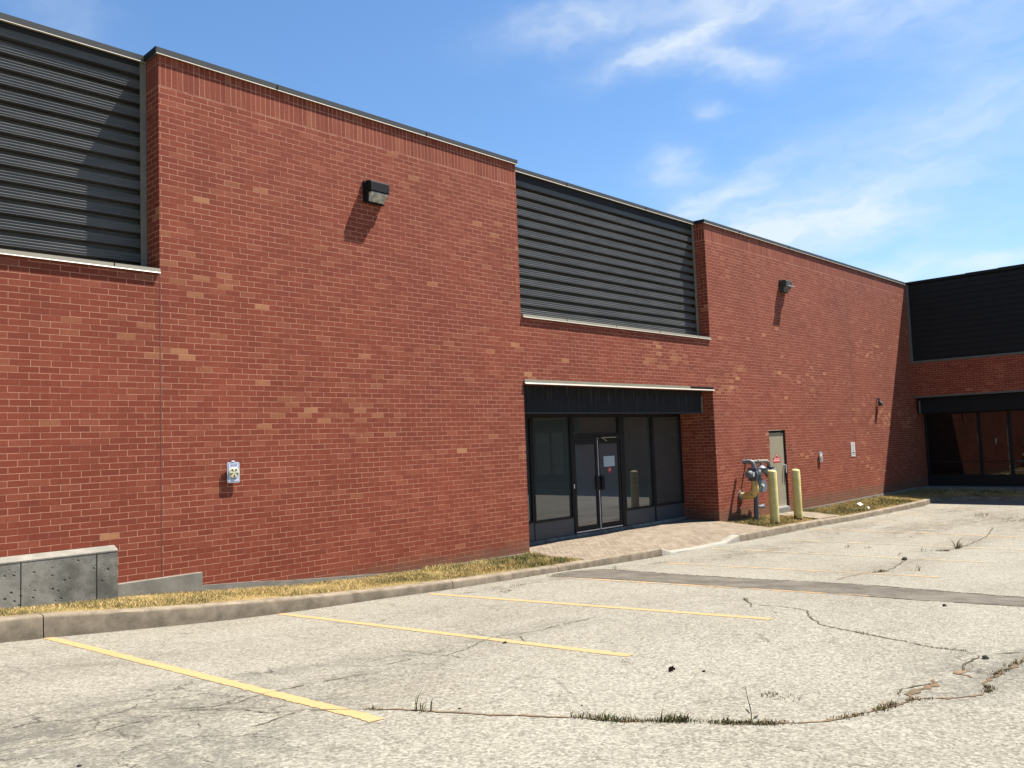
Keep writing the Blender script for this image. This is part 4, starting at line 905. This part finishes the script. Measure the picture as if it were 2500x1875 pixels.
# ------------------------------------------------------------------ alarm gongs, sign, small wall box
def gong(x, z, label, tilt=0):
    t_ = empty('alarm_gong', (x, -0.0500, z)); tag(t_, label, 'alarm gong', 'sprinkler alarm gongs on the brick wall')
    MB().tube([(x, -0.0350, z), (x, -.001, z)], .045, 12).tube([(x, -.02, z), (x, -.001, z)], .07, 14).build('bracket', GREYH, t_)
    w_, h_, r_ = .094, .148, .022
    def rr(w_, h_, r_): return [(x+sx*(w_-r_)+r_*math.cos(a), z+sz*(h_-r_)+r_*math.sin(a)) for sx, sz, a0 in ((1, 1, 0), (-1, 1, 90), (-1, -1, 180), (1, -1, 270)) for a in (R(a0), R(a0+30), R(a0+60), R(a0+90))]
    MB().prism(rr(w_, h_, r_), 'y', -0.0550, -0.0400).build('plate', BLUEW, t_)
    MB().prism(rr(w_-.010, h_-.012, .016), 'y', -0.0565, -0.0552).prism(rr(w_-.014, h_-.016, .014), 'y', -0.0572, -0.0566).build('border', NAVY, t_)
    MB().prism(rr(w_-.0155, h_-.0175, .013), 'y', -0.0582, -0.0573).build('face', BLUEW, t_)
    zc = z-.005; n = 28; mb = MB(); ds = [(.080, -0.0583), (.078, -0.0640), (.070, -0.0710), (.035, -0.0725), (.0, -0.0725)]
    for rr_, yy_ in ds:
        for k in range(n): a = 6.2832*k/n; mb.v.append((x+.003+rr_*math.cos(a), yy_, zc+rr_*math.sin(a)))
    for l in range(4):
        for k in range(n): mb.f.append((l*n+k, l*n+(k+1) % n, (l+1)*n+(k+1) % n, (l+1)*n+k))
    mb.build('dome', CREAM, t_, smooth=False)
    s_ = MB()
    for k in range(5):
        a = R(-90+72*k); p = [(x+.003+.012*math.cos(a), zc+.012*math.sin(a)), (x+.003+.066*math.cos(a-.27), zc+.066*math.sin(a-.27)), (x+.003+.066*math.cos(a+.27), zc+.066*math.sin(a+.27))]
        s_.prism(p, 'y', -0.0735, -0.0726)
    s_.build('slots', OLIVE, t_)
    MB().box(x-.03, x+.02, -0.0580, -0.0420, z+.149, z+.172).tube([(x-.012, -0.0620, z+.16), (x-.012, -0.0420, z+.16)], .012, 10).build('top_tab', WHITE, t_)
    MB().box(x-.035, x+.02, -0.0540, -0.0420, z-0.1020, z-0.0790).build('bottom_tab', SIGNW, t_)
    p_ = MB()
    for a, b in ((-.045, -.012), (-.006, .008), (.014, .05)): p_.box(x+a, x+b, -0.0592, -0.0583, z+.100, z+.114)
    for a, b in ((-.04, -.02), (-.015, .02), (.025, .042)): p_.box(x+a, x+b, -0.0592, -0.0583, z+.077, z+.084)
    for a, b in ((-.04, -.01), (-.004, .045)): p_.box(x+a, x+b, -0.0592, -0.0583, z-.094, z-.083)
    for a, b in ((-.066, -.03), (-.022, .01), (.018, .062)): p_.box(x+a, x+b, -0.0592, -0.0583, z-0.0420, z-0.0350)
    p_.build('lettering', NAVY, t_)
gong(5.937, -.277, 'pale blue alarm plate with a cream five-slot dome on the nearer brick pier')
gong(25.72, -.80, 'small pale alarm gong seen edge-on right of the tan steel door')
sg = empty('wall_sign', (28.36, 0, -.64)); tag(sg, 'tall narrow white parking sign flat on the brick beyond the tan door', 'sign')
MB().box(28.20, 28.53, -.012, -.001, -.88, -.40).build('plate', SIGNW, sg)
mb = MB(); ring = [(28.365+.085*math.cos(a), -.53+.095*math.sin(a)) for a in np.linspace(0, 6.2832, 25)]; rin = [(28.365+.07*math.cos(a), -.53+.08*math.sin(a)) for a in np.linspace(0, 6.2832, 25)]
for k in range(24): mb.quad((ring[k][0], -.0135, ring[k][1]), (ring[k+1][0], -.0135, ring[k+1][1]), (rin[k+1][0], -.0135, rin[k+1][1]), (rin[k][0], -.0135, rin[k][1]))
mb.prism([(28.30, -.45), (28.365, -.42), (28.43, -.45), (28.365, -.44)], 'y', -.0135, -.0125)
mb.build('symbol', SIGNL, sg)
MB().box(28.32, 28.42, -.0135, -.0125, -.53, -.51).box(28.33, 28.40, -.0135, -.0125, -.69, -.655).box(28.27, 28.49, -.0135, -.0125, -.775, -.735).box(28.30, 28.47, -.0135, -.0125, -.825, -.808).box(28.34, 28.39, -.0135, -.0125, -.60, -.585).build('lettering', SIGNG, sg)
wbx = empty('wall_sensor', (30.85, 0, .97)); tag(wbx, 'tiny grey sensor box on the wall just left of the shadow edge', 'sensor')
MB().tube([(30.8, -.08, 1.10), (30.8, -.001, 1.10)], .03, 10).box(30.77, 30.83, -.10, -.06, .98, 1.12).build('arm', GREYH, wbx)
MB().prism([(-.16, .84), (-.17, .93), (-.10, 1.03), (-.04, 1.0), (-.04, .83)], 'x', 30.76, 30.93).build('housing', GREYH, wbx, bevel=.01)

# ------------------------------------------------------------------ bollards
def bollard(x, y, z, h, label, lean=0):
    t_ = empty('bollard', (x, y, z)); tag(t_, label, 'bollard', 'yellow steel bollards guarding the gas meter'); r_ = .115
    pts = [(x, y, z-.1), (x, y, z+.06), (x+lean, y, z+h)]; cap = [(x+lean, y, z+h+.035*k/3) for k in range(1, 5)]
    MB().tube(pts+[(x+lean, y, z+h+.02), (x+lean, y, z+h+.04), (x+lean, y, z+h+.052), (x+lean, y, z+h+.057)], [r_, r_, r_, r_*.93, r_*.72, r_*.42, r_*.05], 28).build('post', BOLL, t_, smooth=True)
    MB().tube([(x, y, z-.1), (x, y, z+.13)], [r_+.003, r_+.003], 28, cap=False).build('rust_band', mat('base_rust', rough=.9, build=lambda t: t.mix(t.sm(t.m('ADD', t.noise(t.geo(), 11, 4, .7), t.m('MULTIPLY', t.m('ADD', t.xyz(t.geo())[2], 2.29), -3.)), .44, .56), (.45, .375, .13), (.05, .03, .018))), t_, smooth=True)
bollard(20.33, -1.10, -2.345, 1.345, 'yellow domed bollard nearer the entrance, beside the gas meter')
bollard(21.87, -1.01, -2.35, 1.30, 'yellow domed bollard in front of the right edge of the tan steel door')

# ------------------------------------------------------------------ gas meter set
gm = empty('gas_meter', (20.570, -.42, -2.3)); tag(gm, 'grey and yellow gas meter piping against the brick by the bollards', 'gas meter'); Yg = -.42
MB().tube([(20.639, Yg, -2.5), (20.669, Yg, -1.98), (20.689, Yg, -1.62)], [.062, .065, .06], 12).tube([(20.659, Yg, -2.12), (20.659, Yg, -2.04)], .068, 12).tube([(20.629, Yg, -2.4), (20.634, Yg, -2.27)], .058, 12).build('riser_pipe', GASD, gm, smooth=True)
MB().tube([(20.699, Yg, -1.93), (20.848, Yg-.0, -1.955), (21.066, Yg, -1.955), (21.106, Yg, -1.955)], [.045, .04, .055, .03], 10).build('valve', GASG, gm, smooth=True)
el = [(20.63, -.03, -1.645), (20.63, -.18, -1.655), (20.63, -.29, -1.65), (20.63, -.37, -1.60), (20.63, -.42, -1.51), (20.63, -.435, -1.41), (20.63, -.43, -1.32), (20.63, -.42, -1.23)]
MB().tube(el, [.088, .092, .10, .107, .107, .10, .088, .082], 18).build('yellow_elbow', GASY, gm, smooth=True)
MB().tube([(20.63, -.001, -1.645), (20.63, -.045, -1.645)], .135, 20).build('flange', GASG, gm)
MB().tube([(20.637, Yg, -1.25), (20.637, Yg, -1.20)], .10, 16).build('union', GASD, gm)
def meter(x, y, z, s):
    ax = Vector((-1, .12, 0)).normalized(); c = Vector((x, y, z))
    P_ = lambda a, dz=0: c+ax*(a*s)+Vector((0, 0, dz))
    o = MB().tube([P_(-.17), P_(-.15), P_(.10), P_(.12)], [.11*s, .15*s, .15*s, .11*s], 20).box(x-.10*s, x+.10*s, y-.13*s, y+.10*s, z-.17*s, z+.16*s).build('meter_body', GASD, gm, bevel=.01)
    MB().tube([P_(.12), P_(.23)], [.095*s, .09*s], 16).tube([P_(.225), P_(.25)], [.075*s, .07*s], 16).build('index_cover', GASG, o)
    MB().box(x-.215*s, x-.14*s, y-.105*s, y-.09*s, z-.05*s, z+.06*s).box(x+.01*s, x+.11*s, y-.155*s, y-.132*s, z-.03*s, z+.10*s).build('badge', LGREY, o)
    MB().tube([P_(.05), P_(.075)], [.165*s, .165*s], 18).tube([P_(-.06), P_(-.035)], [.165*s, .165*s], 18).tube([P_(-.11), P_(-.09)], [.165*s]*2, 18).build('flange', GASG, o)
meter(20.619, Yg, -1.07, 1.05); meter(21.583, Yg+.02, -1.05, .85)
MB().tube([(20.64, Yg, -.90), (20.64, Yg, -.83), (20.64, -.40, -.765), (20.64, -.34, -.738), (20.64, -.27, -.735), (20.64, -.2, -.74), (20.64, -.17, -.742), (20.64, -.13, -.745)], [.055, .057, .058, .06, .06, .055, .064, .064], 14).build('top_elbow', GASG, gm, smooth=True)
MB().tube([(20.589, Yg+.05, -.745), (20.818, Yg+.03, -.735), (21.066, Yg+.03, -.745), (21.315, Yg+.02, -.75), (21.444, Yg+.02, -.76), (21.524, Yg+.02, -.80), (21.553, Yg+.02, -.87), (21.553, Yg+.02, -.94)], [.04, .04, .045, .045, .05, .052, .05, .05], 12).tube([(20.888, Yg+.03, -.737), (20.967, Yg+.03, -.74)], .058, 12).build('cross_pipe', GASL, gm, smooth=True)
MB().tube([(21.057, Yg, -.76), (21.066, Yg, -.86)], .035, 10).tube([(21.066, Yg, -.855), (21.066, Yg, -.90), (21.066, Yg, -.925)], [.05, .11, .14], 16).build('regulator_cap', GASG, gm, smooth=True)
MB().tube([(21.066, Yg, -.926), (21.066, Yg, -1.0), (21.066, Yg, -1.05)], [.155, .14, .07], 16).box(20.868, 21.325, Yg-.06, Yg+.06, -1.06, -.95).build('regulator_body', GASD, gm)
nrm = Vector((-.25, -.95, .1)).normalized(); c0 = Vector((21.057, Yg, -1.40))
dk = MB().tube([c0-nrm*.045, c0-nrm*.01, c0+nrm*.015], [.14, .195, .185], 28).build('regulator_disc', GASD if False else GASG, gm)
MB().tube([c0+nrm*.016, c0+nrm*.06], [.04, .036], 12).build('vent_cap', WHITE, dk)
MB().tube([(20.689, Yg, -1.42), (20.917, Yg+.02, -1.41)], .045, 10).tube([(21.066, Yg+.06, -1.05), (21.066, Yg+.06, -1.3)], .03, 10).tube([(20.669, Yg, -1.66), (20.719, Yg, -1.55), (20.729, Yg, -1.3)], .04, 10).build('link_pipe', GASD, gm)
MB().box(20.98, 21.03, -.38, -.001, -.80, -.76).build('bracket', GASD, gm)
